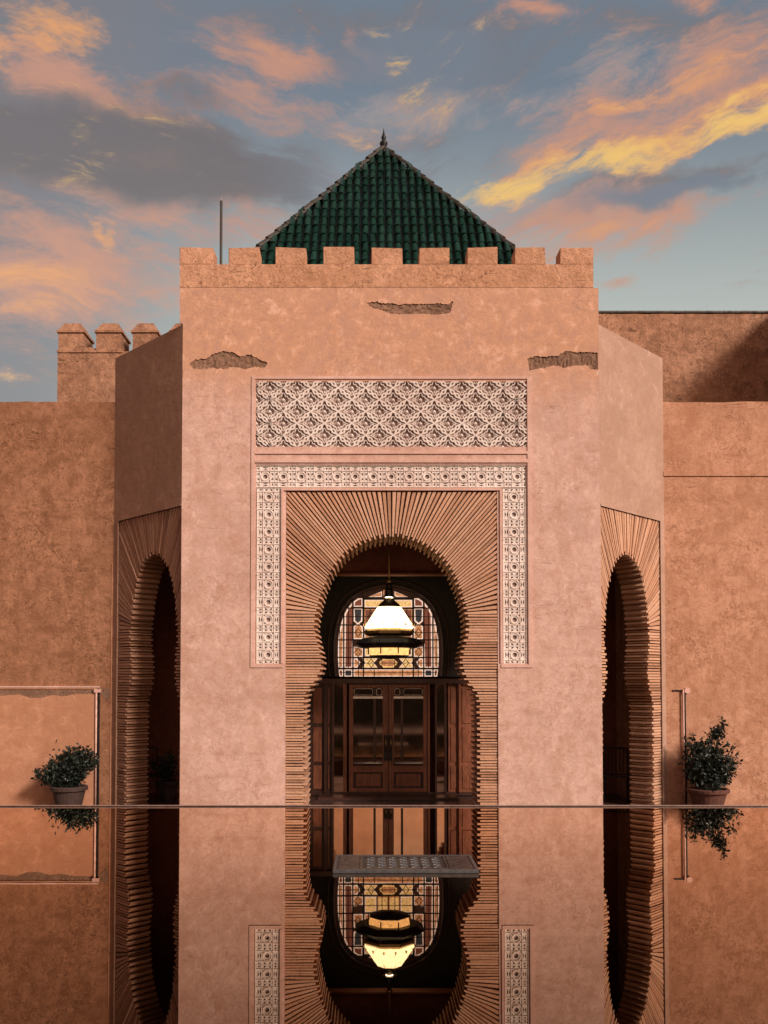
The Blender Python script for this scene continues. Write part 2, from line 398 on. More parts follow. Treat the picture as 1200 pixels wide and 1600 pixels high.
# ------------------------------------------------------------------ setting
g = MB(); E = 900
g.add([(-E, -E, GZ), (E, -E, GZ), (E, E, GZ), (-E, E, GZ)], [(0, 1, 2, 3)])
g.make('terrace_ground', m_terr, centre=False, kind='structure')
WX, WY0 = 9.5, 3.6
wa = MB().add([(-WX, WY0, 0), (WX, WY0, 0), (WX, D0-.02, 0), (-WX, D0-.02, 0)], [(0, 1, 2, 3)])
wa.make('water', m_water, centre=False, kind='structure')
basin = thing('reflecting_basin', 'long raised basin of still water with a thin dark stone rim', 'pool', (0, 8, GZ))
b = MB(); b.box(-WX-.3, WX+.3, D0-.02, D0+.20, GZ, -.030); b.box(-WX-.3, WX+.3, WY0-.3, WY0, GZ, .02)
b.box(-WX-.3, -WX, WY0, D0-.02, GZ, .02); b.box(WX, WX+.3, WY0, D0-.02, GZ, .02); b.box(-WX, WX, WY0, D0-.02, GZ, -.2)
b.make('basin_wall', m_rim, basin, centre=False)
b = MB(); b.box(-WX-.3, WX+.3, D0-.02, D0+.012, -.029, .014); b.make('rim', m_rim, basin, centre=False)
b = MB(); b.tube((-WX, D0-.016, .016), (WX, D0-.016, .016), .006, n=6); b.make('rim_edge', m_riml, basin, centre=False)

# ------------------------------------------------------------------ arch profile (height above water, half width), from apex down
s1 = D1/F
APEXZ = P(612, 833, D1).z
prof_px = [(833,0),(834,12),(836.5,24),(841,38),(848,54),(857,68),(868,80),(882,91),(900,101),(920,109),(940,115.5),(957,119.5),(975,122),(990,121),
           (1004,117.5),(1020,113),(1034,110.5),(1046,112.5),(1058,117),(1068,123),(1078,131),(1088,136.5),(1100,138),(1130,138),(1200,138),(1300,138)]
PROF = [(P(612, y, D1).z, w*s1) for y, w in prof_px]
PROF[-1] = (GZ, 138*s1)
def arch_curve(sx, zmap):
    return [(zmap(z), w*sx) for z, w in PROF]
def resample(pts, step, z_end):
    """arc length samples of the half profile; returns (z, w) list"""
    dens = []
    for (z0, w0), (z1, w1) in zip(pts, pts[1:]):
        n = max(1, int(math.hypot(z1-z0, w1-w0)/.004))
        for k in range(n): t = k/n; dens.append((z0+(z1-z0)*t, w0+(w1-w0)*t))
    dens.append(pts[-1]); out = [dens[0]]; acc = 0
    for p, q in zip(dens, dens[1:]):
        acc += math.hypot(q[0]-p[0], q[1]-p[1])
        if acc >= step: out.append(q); acc = 0
    return out
def half_lookup(pts, z):
    for (z0, w0), (z1, w1) in zip(pts, pts[1:]):
        if z1 <= z <= z0: return w0+(w1-w0)*(z0-z)/(z0-z1+1e-9)
    return pts[-1][1]
def arch_surround(fr, ac, pts, a0, a1, ztop, zspring, T, parent, bmat, step=.047, prot=.05, recess=.020, minlen=.015, gap=.18):
    """brick filled rectangle a0..a1 up to ztop with the arch opening cut in it; every brick runs through the wall"""
    sm = resample(pts, step/4, GZ)
    off = []
    for i, (z, w) in enumerate(sm):                          # mortar core stands back from the brick ends
        j0, j1 = max(0, i-1), min(len(sm)-1, i+1)
        tz, tw = sm[j1][0]-sm[j0][0], sm[j1][1]-sm[j0][1]; l = math.hypot(tz, tw) or 1
        off.append((z + (tw/l)*.03 if i else z+.03, w - (tz/l)*.03 if i else 0))
    off = off[::3]
    off[-1] = (GZ, off[-1][1])
    def core(side, lim):
        o_ = []
        for z, w in off:
            a = ac+side*w
            a = min(a, lim-.004) if side > 0 else max(a, lim+.004)
            o_.append((a, min(z, ztop-.02)))
        return o_
    rt, lf = core(1, a1), core(-1, a0)
    outline = [(a0, GZ), (a0, ztop), (a1, ztop), (a1, GZ)] + rt[::-1] + lf[1:]
    vs, fs = prism(fr, outline, [], -.058, -T)
    sur = obj('arch_surround', vs, fs, m_mortar, parent)
    # bricks
    def emit_brick(i0, i1, o0, o1, proud, cface):
        quad = [i0, i1, o1, o0]
        c0 = cface; cs = []
        tl = random.uniform(-.006, .006)
        for c in (c0, -T+.0): cs += [fr(a+random.uniform(-.0025, .0025), z+random.uniform(-.002, .002), c+(tl if (c == c0 and k < 2) else 0)) for k, (a, z) in enumerate(quad)]
        return obj('brick', cs, [(0,1,2,3),(4,5,6,7),(0,1,5,4),(1,2,6,5),(2,3,7,6),(3,0,4,7)], bmat, sur)
    # fan part : samples from spring to apex
    fan = [p for p in resample(pts, .004, GZ) if p[0] >= zspring]          # apex -> spring
    L = sum(math.hypot(q[0]-p[0], q[1]-p[1]) for p, q in zip(fan, fan[1:]))
    n = max(4, round(L/step))
    def fan_pt(s_):
        acc = 0; t = s_*L
        for p, q in zip(fan, fan[1:]):
            d = math.hypot(q[0]-p[0], q[1]-p[1])
            if acc+d >= t and d > 0: k = (t-acc)/d; return (p[0]+(q[0]-p[0])*k, p[1]+(q[1]-p[1])*k), ((q[0]-p[0])/d, (q[1]-p[1])/d)
            acc += d
        p, q = fan[-2], fan[-1]; d = math.hypot(q[0]-p[0], q[1]-p[1]) or 1
        return fan[-1], ((q[0]-p[0])/d, (q[1]-p[1])/d)
    count = 0
    for side, lim in ((-1, a0), (1, a1)):
        hw = abs(lim-ac); top = ztop-.003; Lo = hw + (top-zspring)
        def out_pt(s_):
            t = s_*Lo
            return (ac+side*t, top) if t <= hw else (lim-side*.003, top-(t-hw))
        for k in range(n):
            g0, g1 = (k+gap+random.uniform(-.05,.06))/n, (k+1-gap+random.uniform(-.06,.05))/n
            (z0, w0), t0 = fan_pt(g0); (z1, w1), t1 = fan_pt(g1)
            pr = prot if k % 2 == 0 else .0
            pr += random.uniform(-.006, .006)
            o0, o1 = out_pt(g0), out_pt(g1)
            def ins(z, w, o):
                v = Vector((ac+side*w-o[0], z-o[1])); l = v.length or 1
                return (ac+side*w + v.x/l*pr, z + v.y/l*pr), l
            i0, l0 = ins(z0, w0, o0); i1, l1 = ins(z1, w1, o1)
            if min(l0, l1) < minlen: continue
            emit_brick(i0, i1, o0, o1, pr, -recess+random.uniform(-.006, .004)); count += 1
        # level courses
        nz = round((zspring-GZ)/step)
        for k in range(nz):
            zt, zb = zspring-(k+.12)*(zspring-GZ)/nz, zspring-(k+.82)*(zspring-GZ)/nz
            zt += random.uniform(-.005, .004); zb += random.uniform(-.004, .005)
            w0, w1 = half_lookup(pts, zt), half_lookup(pts, zb)
            pr = (prot if k % 2 else 0.)+random.uniform(-.006, .006)
            i0, i1 = (ac+side*(w0-pr), zt), (ac+side*(w1-pr), zb)
            o0, o1 = (lim-side*.003, zt), (lim-side*.003, zb)
            if (i0[0]-o0[0])*-side < minlen: continue
            emit_brick(i0, i1, o0, o1, pr, -recess+random.uniform(-.007, .005)); count += 1
    return sur, count

# ------------------------------------------------------------------ gatehouse (front tower)
XL1, XR1 = -2.95, P(937, 700, D1).x
XL2, XR2 = XL1-(D2-D1), XR1+(D2-D1)
ZCH = P(285, 507, D1).z                       # top of the canted walls
gate = thing('gatehouse', 'tall crenellated terracotta gatehouse with a carved keyhole arch and green pyramid roof', 'building', ((XL1+XR1)/2, D1, GZ))
X = lambda px, py=800: P(px, py, D1).x
Z = lambda py: P(612, py, D1).z
zt = Z(413)
def irregular(px0, py0, px1, py1, n=16, amp=3.0, seed=1, taper=True):
    """irregular closed outline in facade metres between the two corners"""
    rs = random.Random(seed); top, bot = [], []
    for k in range(n+1):
        t = k/n; e = min(1, min(t, 1-t)*7+.15) if taper else 1
        x = px0+(px1-px0)*t
        m = (py0+py1)/2; h = (py1-py0)/2*e
        top.append((x+rs.uniform(-2, 2), m-h*(.75+.25*rs.random())+rs.uniform(-amp, amp)*.5)); bot.append((x+rs.uniform(-2, 2), m+h*(.7+.3*rs.random())+rs.uniform(-amp, amp)*.4))
    return top+bot[::-1]
def to_m(pts): return [(P(x, y, D1).x, P(x, y, D1).z) for x, y in pts]
patches = [
    to_m([(573,473),(590,471),(597,474),(612,474),(622,476),(640,475),(668,475),(690,474),(699,476),(708,470),(706,480),(703,489),(684,492),(660,490),(640,491),(612,491),(604,487),(590,483),(578,479)]),
    to_m([(296,569),(304,562),(322,560),(336,552),(352,548),(366,552),(376,557),(392,554),(404,561),(418,567),(414,575),(398,573),(384,577),(366,573),(352,577),(330,575),(312,577),(302,576)]),
    to_m([(824,560),(840,556),(850,558),(862,556),(872,556),(884,548),(900,550),(920,550),(934,551),(935,578),(926,578),(918,571),(896,571),(880,575),(872,571),(852,574),(838,577),(828,579)])]
BL, BR, BT = X(447), X(777), Z(768)
PL, PR_, PT, PB = X(400), X(823), Z(726), Z(1037)
h1 = rect(X(400, 650), X(823, 650), Z(698), Z(596))
outline = [(XL1, GZ), (BL, GZ), (BL, PB), (PL, PB), (PL, PT), (PR_, PT), (PR_, PB), (BR, PB), (BR, GZ), (XR1, GZ),
           (XR1, Z(450)), (X(927, 450), Z(450)), (X(927, 413), zt), (X(281, 413), zt), (X(281, 505), Z(503)), (XL1, Z(507))]
def ragged(poly, seed, amp=.010):
    rs = random.Random(seed); out = []
    for k, p in enumerate(poly):
        q = poly[(k+1) % len(poly)]; L_ = math.hypot(q[0]-p[0], q[1]-p[1]); n = max(1, int(L_/.022))
        for m_ in range(n):
            t = m_/n; out.append((p[0]+(q[0]-p[0])*t+rs.uniform(-amp, amp)*.6, p[1]+(q[1]-p[1])*t+rs.uniform(-amp, amp)))
    return out
patches = [ragged(p, 31+k) for k, p in enumerate(patches)]
patches = [[(min(a, XR1-.02), b_) for a, b_ in p] for p in patches]
vs, fs = prism(FRONT, outline, [h1]+patches, 0, -.30)
obj('wall', vs, fs, m_front, gate)
for i, p in enumerate(patches):
    c = (sum(a for a, b in p)/len(p), sum(b for a, b in p)/len(p))
    # bare mud behind the lost plaster, a lumpy grid
    a0, a1 = min(a for a, b in p)-.03, max(a for a, b in p)+.03; b0, b1 = min(b for a, b in p)-.03, max(b for a, b in p)+.03
    nx, nz_ = 40, 9; vv, ff = [], []
    for jz in range(nz_+1):
        for jx in range(nx+1):
            vv.append(FRONT(a0+(a1-a0)*jx/nx, b0+(b1-b0)*jz/nz_, -.016+random.uniform(-.009, .011)))
    for jz in range(nz_):
        for jx in range(nx): q = jz*(nx+1)+jx; ff.append((q, q+1, q+nx+2, q+nx+1))
    o = obj('exposed_mud', vv, ff, m_mud, gate); o['label'] = 'dark bare mud where the plaster has fallen off'
# solid mass above the porch, behind the front slab
b = MB(); b.box(X(281, 413)+.01, X(927, 413)-.01, D1+.301, 23.2, ZCH-.05, zt-.55)
b.make('tower_body', m_front, gate)
b = MB(); xa, xb = X(281, 413), X(927, 413)
b.box(xa, xa+.34, D1+.301, 22.9, zt-.6, zt); b.box(xb-.34, xb, D1+.301, 22.9, zt-.6, zt); b.box(xa, xb, 22.9, 23.24, zt-.6, zt)
b.make('parapet', m_front, gate)
vs, fs = prism(FRONT, [(X(281, 450), Z(449)), (X(927, 450), Z(449)), (X(927, 413)-.001, zt-.004), (X(281, 413)+.001, zt-.004)], [], .005, .0015)
obj('parapet_band', vs, fs, m_parapet, gate)
# merlons
ml = [(281, 333), (357, 405), (430, 478), (505, 553), (580, 629), (655, 702), (730, 778), (804, 852), (875, 927)]
zm = Z(386.5)
rm = random.Random(3)
for p0, p1 in ml:
    x0, x1 = X(p0, 400), X(p1, 400)
    vs = []
    j = lambda: rm.uniform(-.012, .012)
    for (y0, zz) in ((D1+rm.uniform(-.004,.004), zt-.001), (D1+j()*.5, zm)):
        for (xx, yy) in ((x0, y0), (x1, y0), (x1, y0+.34), (x0, y0+.34)): vs.append((xx+j()*.5, yy, zz+(j() if zz == zm else 0)))
    bm = bmesh.new(); bv = [bm.verts.new(v) for v in vs]
    for f in [(0,1,2,3),(4,5,6,7),(0,1,5,4),(1,2,6,5),(2,3,7,6),(3,0,4,7)]: bm.faces.new([bv[i] for i in f])
    bmesh.ops.bevel(bm, geom=[e for e in bm.edges], offset=.007, segments=2, affect='EDGES')
    bm.verts.index_update()
    obj('merlon', [v.co.copy() for v in bm.verts], [tuple(v.index for v in f.verts) for f in bm.faces], m_parapet, gate); bm.free()
for k in range(1, 12):                        # side rows
    y0 = D1+.15+k*.72
    for x0 in (xa, xb-.34):
        MB().box(x0, x0+.34, y0, y0+.47, zt, zm).make('merlon', m_front, gate)

# mouldings of the carved panels
def mould(p0, p1, q0, q1, c0, c1, mat=None, name='moulding', ref=None):
    """band between px p0..p1 and py q0..q1"""
    yref = ref or (q0+q1)/2
    a0, a1 = X(p0, 800), X(p1, 800)
    vs, fs = prism(FRONT, rect(a0, a1, Z(q1), Z(q0)), [], c1, c0)
    return obj(name, vs, fs, mat or m_mould, gate)
for args in [(392.5, 398, 588, 1043, -.02, .016), (824.5, 831, 588, 1043, -.02, .016),           # outer sides
             (398.01, 824.49, 588, 592.5, -.02, .016),                                         # top
             (398.02, 824.48, 705.5, 709.5, -.02, .02), (398.02, 824.48, 718, 723, -.02, .02),      # between
             (398.02, 442, 1038.5, 1043, -.02, .016), (782, 824.48, 1038.5, 1043, -.02, .016)]:
    mould(*args)
# inner border between frieze and brick field
for args in [(439.5, 443, 762.5, 1037.0, -.1, .012), (443.01, 446.9, 766.5, 1037.0, -.1, -.012), (777.1, 781, 766.5, 1037.0, -.1, -.012), (781.01, 784.5, 762.5, 1037.0, -.1, .012),
             (443.02, 780.98, 762.5, 766.4, -.1, .012)]:
    mould(*args)

# carved lozenge panel
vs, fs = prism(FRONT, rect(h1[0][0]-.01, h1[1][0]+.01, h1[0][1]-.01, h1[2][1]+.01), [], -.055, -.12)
panel = obj('carved_panel', vs, fs, m_ground_shade, gate); panel['label'] = 'wide panel carved with rows of lobed lozenges'
def ridge(poly, w, h, closed=True, base=0.0, tw=.35):
    """raised rib along a polyline in the (a,b) plane; returns verts (a,b,c), faces"""
    n = len(poly); vs, fs = [], []
    for i in range(n):
        p0 = Vector(poly[(i-1) % n] if closed or i else poly[0]); p1 = Vector(poly[(i+1) % n] if closed or i < n-1 else poly[-1]); p = Vector(poly[i])
        d = (p1-p0); d = d.normalized() if d.length > 0 else Vector((1, 0)); nn = Vector((-d.y, d.x))
        for k, c in ((-.5, base), (-.5*tw, h), (.5*tw, h), (.5, base)):
            q = p+nn*w*k; vs.append((q.x, q.y, c))
    m = n if closed else n-1
    for i in range(m):
        a, b_ = i*4, ((i+1) % n)*4
        for k in range(3): fs.append((a+k, a+k+1, b_+k+1, b_+k))
    return vs, fs
CW, CH = (X(823, 650)-X(400, 650))/9.85, (Z(643)-Z(680))
def lobed(sw, sh, lob=.05):
    q = [(0, .5), (.06, .46), (.095, .39), (.105, .31), (.15, .255), (.235, .245), (.275, .19), (.30, .12), (.37, .09), (.44, .06), (.5, 0)]
    pts = [(a*sw, b_*sh) for a, b_ in q]
    pts += [(a*sw, -b_*sh) for a, b_ in q[::-1][1:]]
    pts += [(-a*sw, -b_*sh) for a, b_ in q[1:]]
    pts += [(-a*sw, b_*sh) for a, b_ in q[::-1][1:-1]]
    return pts
def motif_geo():
    V, Fc = [], []
    def add(vf):
        n = len(V); V.extend(vf[0]); Fc.extend(tuple(i+n for i in f) for f in vf[1])
    add(ridge(lobed(CW*.985, CH*.985), .040, .060, tw=.62))
    add(ridge(lobed(CW*.60, CH*.60), .022, .044, tw=.55))
    # bud and leaves inside
    def cone(poly, h):
        n = len(poly); c = (sum(p[0] for p in poly)/n, sum(p[1] for p in poly)/n, h)
        add(([(*p, 0) for p in poly]+[(p[0]*.7+c[0]*.3, p[1]*.7+c[1]*.3, h*.8) for p in poly]+[c], [(i, (i+1) % n, n+(i+1) % n, n+i) for i in range(n)]+[(n+i, n+(i+1) % n, 2*n) for i in range(n)]))
    cone([(0, .115*CH), (.07*CW, .03*CH), (.055*CW, -.045*CH), (0, -.06*CH), (-.055*CW, -.045*CH), (-.07*CW, .03*CH)], .05)
    cone([(0, -.09*CH), (.035*CW, -.17*CH), (0, -.25*CH), (-.035*CW, -.17*CH)], .04)
    for s_ in (-1, 1):
        cone([(s_*.12*CW, .02*CH), (s_*.21*CW, .045*CH), (s_*.28*CW, 0), (s_*.2*CW, -.035*CH)], .036)
        cone([(s_*.07*CW, -.1*CH), (s_*.15*CW, -.075*CH), (s_*.13*CW, -.13*CH), (s_*.08*CW, -.16*CH)], .034)
        cone([(s_*.36*CW, .24*CH), (s_*.42*CW, .27*CH), (s_*.5*CW, .22*CH), (s_*.42*CW, .17*CH)], .03)
        add(ridge([(s_*.30*CW, .5*CH), (s_*.08*CW, .5*CH)], .014, .045, closed=False))
    return V, Fc
MV, MF = motif_geo()
cache = {}
def motif(ca, cb):
    L_, R_, B_, T_ = h1[0][0], h1[1][0], h1[0][1], h1[2][1]
    key = tuple(round(max(-9, min(9, q)), 3) if lim else None for q, lim in
                ((L_-ca, L_-ca > -CW*.56), (R_-ca, R_-ca < CW*.56), (B_-cb, B_-cb > -CH*.56), (T_-cb, T_-cb < CH*.56)))
    if key not in cache:
        bm = bmesh.new(); vv = [bm.verts.new((a, -c, b_)) for a, b_, c in MV]
        for f in MF: bm.faces.new([vv[i] for i in f])
        for q, (no, ax) in zip(key, (((-1, 0, 0), 0), ((1, 0, 0), 0), ((0, 0, -1), 2), ((0, 0, 1), 2))):
            if q is None: continue
            co = [0, 0, 0]; co[ax] = q
            bmesh.ops.bisect_plane(bm, geom=bm.verts[:]+bm.edges[:]+bm.faces[:], plane_co=co, plane_no=no, clear_outer=True)
        bmesh.ops.recalc_face_normals(bm, faces=bm.faces)
        me = bpy.data.meshes.new('carved_motif'); ok = len(bm.faces) > 12
        bm.to_mesh(me); bm.free(); me.materials.append(m_stucco); cache[key] = me if ok else None
    me = cache[key]
    if me: link('carved_motif', me, panel, FRONT(ca, cb, -.054))
for j in range(-1, 4):
    for i in range(-1, 12):
        ca = X(421, 650)+i*CW; cb = Z(680)+j*CH
        for da, db in ((0, 0), (CW/2, -CH/2)):
            a, b_ = ca+da, cb+db
            if h1[0][0]-CW*.45 < a < h1[1][0]+CW*.45 and h1[0][1]-CH*.45 < b_ < h1[2][1]+CH*.45: motif(a, b_)

# frieze of pierced tiles round three sides of the brick field
zA, zB = Z(762.5), Z(726); xA, xB = X(439.5), X(784.5)
U_out = [(PL-.005, PB-.005), (PL-.005, PT+.005), (PR_+.005, PT+.005), (PR_+.005, PB-.005), (xB-.003, PB-.005), (xB-.003, zA+.003), (xA+.003, zA+.003), (xA+.003, PB-.005)]
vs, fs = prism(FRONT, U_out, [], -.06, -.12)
frieze = obj('carved_frieze', vs, fs, m_ground_shade, gate); frieze['label'] = 'pierced stucco frieze running round three sides of the arch'
def tilemesh(tw, th, rot):
    """tw along the run, th across it"""
    def tri(*p): return list(p)
    W2, H2 = tw/2, th/2
    holes = [circle(0, 0, .036, 12)]
    for s_ in (-1, 1):
        holes += [tri((-.052, s_*.098), (.052, s_*.098), (.004, s_*.118)), tri((-.05, s_*.148), (.0, s_*.124), (.05, s_*.148))] if th > .3 else []
        for y in (-1, 1):
            holes.append([(s_*.118, y*.012), (s_*.128, y*.05), (s_*.097, y*.055), (s_*.088, y*.05)])
            holes.append([(s_*.118, y*.098), (s_*.128, y*.140), (s_*.098, y*.140), (s_*.098, y*.13)])
            holes.append([(s_*.062, y*.052), (s_*.073, y*.074), (s_*.045, y*.078)])
    vs, fs = [], []
    Z0 = Frame((0, 0, 0), (1, 0, 0), (0, -1, 0))
    q = [(-W2+.002, -H2), (W2-.002, -H2), (W2-.002, H2), (-W2+.002, H2)]
    v1, f1 = prism(Z0, q, holes, .036, 0)
    vs += v1; fs += f1
    def addr(vf, h0):
        n = len(vs); vs.extend([Z0(a, b_, c) for a, b_, c in vf[0]]); fs.extend([tuple(i+n for i in f) for f in vf[1]])
    addr(ridge([(.068*math.cos(math.pi/8+k*math.pi/4), .068*math.sin(math.pi/8+k*math.pi/4)) for k in range(8)], .012, .048, base=.035), 0)
    for s_ in (-1, 1):
        addr(ridge([(-W2+.002, s_*.087), (W2-.002, s_*.087)], .010, .047, closed=False, base=.035), 0)
        addr(ridge([(-W2+.002, s_*(H2-.012)), (W2-.002, s_*(H2-.012))], .016, .052, closed=False, base=.035), 0)
        addr(ridge([(s_*.080, -H2), (s_*.080, H2)], .010, .046, closed=False, base=.035), 0)
    if rot: vs = [Vector((v.z, v.y, -v.x)) for v in vs]
    return fixn(mesh('pierced_tile', vs, fs, m_stucco))
nT = 15; topw = (PR_-PL)/nT; th = zB-zA
tm = tilemesh(topw, th-.006, False)
for k in range(nT): link('pierced_tile', tm, frieze, FRONT(PL+topw*(k+.5), (zA+zB)/2, -.060))
nL = 10; legh = (zA-PB)/nL
for x0, x1 in ((PL, xA), (xB, PR_)):
    tv = tilemesh(legh, (x1-x0)-.006, True)
    for k in range(nL): link('pierced_tile', tv, frieze, FRONT((x0+x1)/2, zA-legh*(k+.5), -.060))

# main arch
sur, nb = arch_surround(FRONT, X(612), PROF, BL, BR, BT, Z(960), .85, gate, m_brick, step=.0425, gap=.17)
print('main arch bricks', nb)

# ------------------------------------------------------------------ green pyramid roof
RY = 19.0; ap = P(599.5, 236, RY); RW = 2.84; ey = RY-RW
RX = ap.x; ez = P(600, 429, ey).z; az_ = ap.z
roof = MB()
roof.add([(RX-RW, RY-RW, ez), (RX+RW, RY-RW, ez), (RX+RW, RY+RW, ez), (RX-RW, RY+RW, ez), (RX, RY, az_-.03)], [(0,1,4),(1,2,4),(2,3,4),(3,0,4),(0,1,2,3)])
roof_o = roof.make('roof', m_tiled, gate); roof_o['label'] = 'steep pyramid roof of green glazed tiles'
MB().box(RX-RW+.25, RX+RW-.25, RY-RW+.25, RY+RW-.25, zt-.6, ez).make('roof_drum', m_front, gate)
SLH = math.hypot(RW, az_-ez)
TL = SLH/15.5
def tile_geo(r0=.068, r1=.058, ln=None, n=6):
    ln = (ln or TL)*1.12; vs, fs = [], []
    for (t, r, lift) in ((0, r0, .05), (1, r1, .026)):
        for k in range(n+1):
            a = math.pi*k/n; vs.append((r*math.cos(a), t*ln, r*math.sin(a)*1.1+lift))
    for k in range(n): fs.append((k, k+1, n+1+k+1, n+1+k))
    # thickness lip at lower end
    m = len(vs)
    for k in range(n+1):
        a = math.pi*k/n; vs.append(((r0-.018)*math.cos(a), 0.0, (r0-.018)*math.sin(a)*1.1+.035))
    for k in range(n): fs.append((k, k+1, m+k+1, m+k))
    return vs, fs
TV, TF = tile_geo()
tme = mesh('roof_tile', TV, TF, m_tile)
for p in tme.polygons: p.use_smooth = True
slope = math.atan2(az_-ez, RW)
rest = MB(); ncol = 36; cwid = 2*RW/ncol; cnt = 0
rt_ = random.Random(5)
for face in range(4):
    rz = face*math.pi/2
    base = Matrix.Translation((RX, RY, 0)) @ Matrix.Rotation(rz, 4, 'Z')
    for ci in range(ncol):
        xo = -RW+(ci+.5)*cwid
        lmax = SLH*(1-abs(xo)/RW)
        for k in range(int(lmax/TL+.55)):
            t = k*TL
            loc = Vector((xo+rt_.uniform(-.006, .006), -RW+t*math.cos(slope), ez+t*math.sin(slope)))
            m4 = base @ Matrix.Translation(loc) @ Matrix.Rotation(slope+rt_.uniform(-.03, .05), 4, 'X') @ Matrix.Rotation(rt_.uniform(-.03, .03), 4, 'Z')
            if face == 0:
                o = bpy.data.objects.new('roof_tile', tme); C.objects.link(o); o.parent = roof_o
                m4.translation -= origin(roof_o); o.matrix_local = m4; cnt += 1
            else: rest.add([m4 @ Vector(v) for v in TV], TF)
print('roof tiles', cnt)
obj('rear_tiles', rest.v, rest.f, m_tile, roof_o, kind='stuff')
# hips
rv, rf = tile_geo(.060, .054, TL*.95, 6); rme = mesh('ridge_tile', rv, rf, m_ridge)
for sx_, sy_ in ((-1, -1), (1, -1), (1, 1), (-1, 1)):
    a = Vector((RX+sx_*RW, RY+sy_*RW, ez)); b_ = Vector((RX, RY, az_)); d = b_-a; n = int(d.length/(TL*.95))
    for k in range(n):
        p = a+d*(k/n); q = d.to_track_quat('Y', 'Z')
        m4 = Matrix.Translation(p+Vector((0, 0, .02))) @ q.to_matrix().to_4x4() @ Matrix.Rotation(rt_.uniform(-.04, .06), 4, 'X')
        o = bpy.data.objects.new('ridge_tile', rme); C.objects.link(o); o.parent = roof_o
        m4.translation -= origin(roof_o); o.matrix_local = m4
k_ = RY/F
fin_ = MB(); fin_.lathe((RX, RY, az_-.1), [(.10, 0), (.12, .08), (.06, .12), (.045, .18), (.085, .24), (.085, .28), (.035, .33), (.055, .40), (.03, .45), (.012, .53), (.004, .60)], 12)
fin_.make('finial', m_iron, gate, smooth=True)

# ------------------------------------------------------------------ canted side walls with their own arches
q2 = math.sqrt(.5); CL = (D2-D1)*math.sqrt(2)
def canted(sign, label, bmat, pmat):
    x0 = XL1 if sign < 0 else XR1
    fr = Frame((x0, D1, 0), (sign*q2, q2, 0), (sign*q2, -q2, 0))
    th_ = thing('canted_wall', label, 'wall', (x0+sign*.74, D1+.74, GZ), 'canted side walls of the gatehouse')
    ztop = Z(790); T = .44
    a0, a1 = .012, CL*.925
    ol = [(a0, ztop), (a1, ztop), (a1, GZ), (CL, GZ), (CL, ZCH), (.0, ZCH), (.0, GZ), (a0, GZ)]
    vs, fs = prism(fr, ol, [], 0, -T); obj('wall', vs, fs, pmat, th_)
    # thin arris framing the panel
    vs, fs = prism(fr, [(a0, ztop), (a1, ztop), (a1, GZ), (a1+.03, GZ), (a1+.03, ztop+.03), (a0, ztop+.03)], [], .01, -.02); obj('moulding', vs, fs, pmat, th_)
    zp = Z(1035)
    zmap = lambda z: (1.93+(z-zp)*.965) if z > zp else (z-(zp-1.93) if z > 1.2 else z)
    pts = arch_curve(.615, zmap); pts[-1] = (GZ, pts[-1][1])
    s_, n_ = arch_surround(fr, CL*.402, pts, a0, a1-.002, ztop-.002, zmap(Z(962)), T, th_, bmat, minlen=.012, gap=.13, recess=.016)
    print('side bricks', n_)
    return th_
canted(-1, 'shaded canted wall with a narrow brick horseshoe arch, left of the gatehouse front', m_brickL_shade, m_chL_shade)
canted(1, 'sunlit pink canted wall with a narrow brick horseshoe arch, right of the gatehouse front', m_brick, m_chR_dimmed)

# porch interior
room = thing('entrance_porch', 'dark recessed porch seen through the keyhole arch, red soffit band and wooden doors', 'porch', (.3, 15.5, GZ))
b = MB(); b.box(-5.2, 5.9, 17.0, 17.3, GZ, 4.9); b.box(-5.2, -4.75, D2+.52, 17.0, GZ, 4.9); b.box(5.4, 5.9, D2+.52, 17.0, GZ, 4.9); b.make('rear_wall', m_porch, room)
def slab_plan(name, pts, z0, z1, mat, par):
    n = len(pts); return obj(name, [(x, y, z0) for x, y in pts]+[(x, y, z1) for x, y in pts], [tuple(range(n)), tuple(range(n, 2*n))]+[(i, (i+1) % n, n+(i+1) % n, n+i) for i in range(n)], mat, par)
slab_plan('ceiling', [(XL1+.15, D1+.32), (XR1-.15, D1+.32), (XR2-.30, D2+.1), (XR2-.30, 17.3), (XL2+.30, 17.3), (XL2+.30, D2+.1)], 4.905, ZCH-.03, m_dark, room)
zbeam = P(612, 896, 15.75).z
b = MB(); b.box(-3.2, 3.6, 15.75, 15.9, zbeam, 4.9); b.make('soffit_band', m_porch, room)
b = MB(); b.box(-3.2, 3.6, 15.72, 15.93, zbeam-.03, zbeam-.001); b.make('soffit_trim', m_wood, room)
b = MB(); b.box(-5, 5.7, D1+.7, 17.0, GZ-.05, GZ+.006); b.make('floor', m_floor, room)
b = MB(); b.box(-.95, 1.55, 16.0, 17.0, GZ+.007, GZ+.05); b.make('doorstep', m_woodd, room)
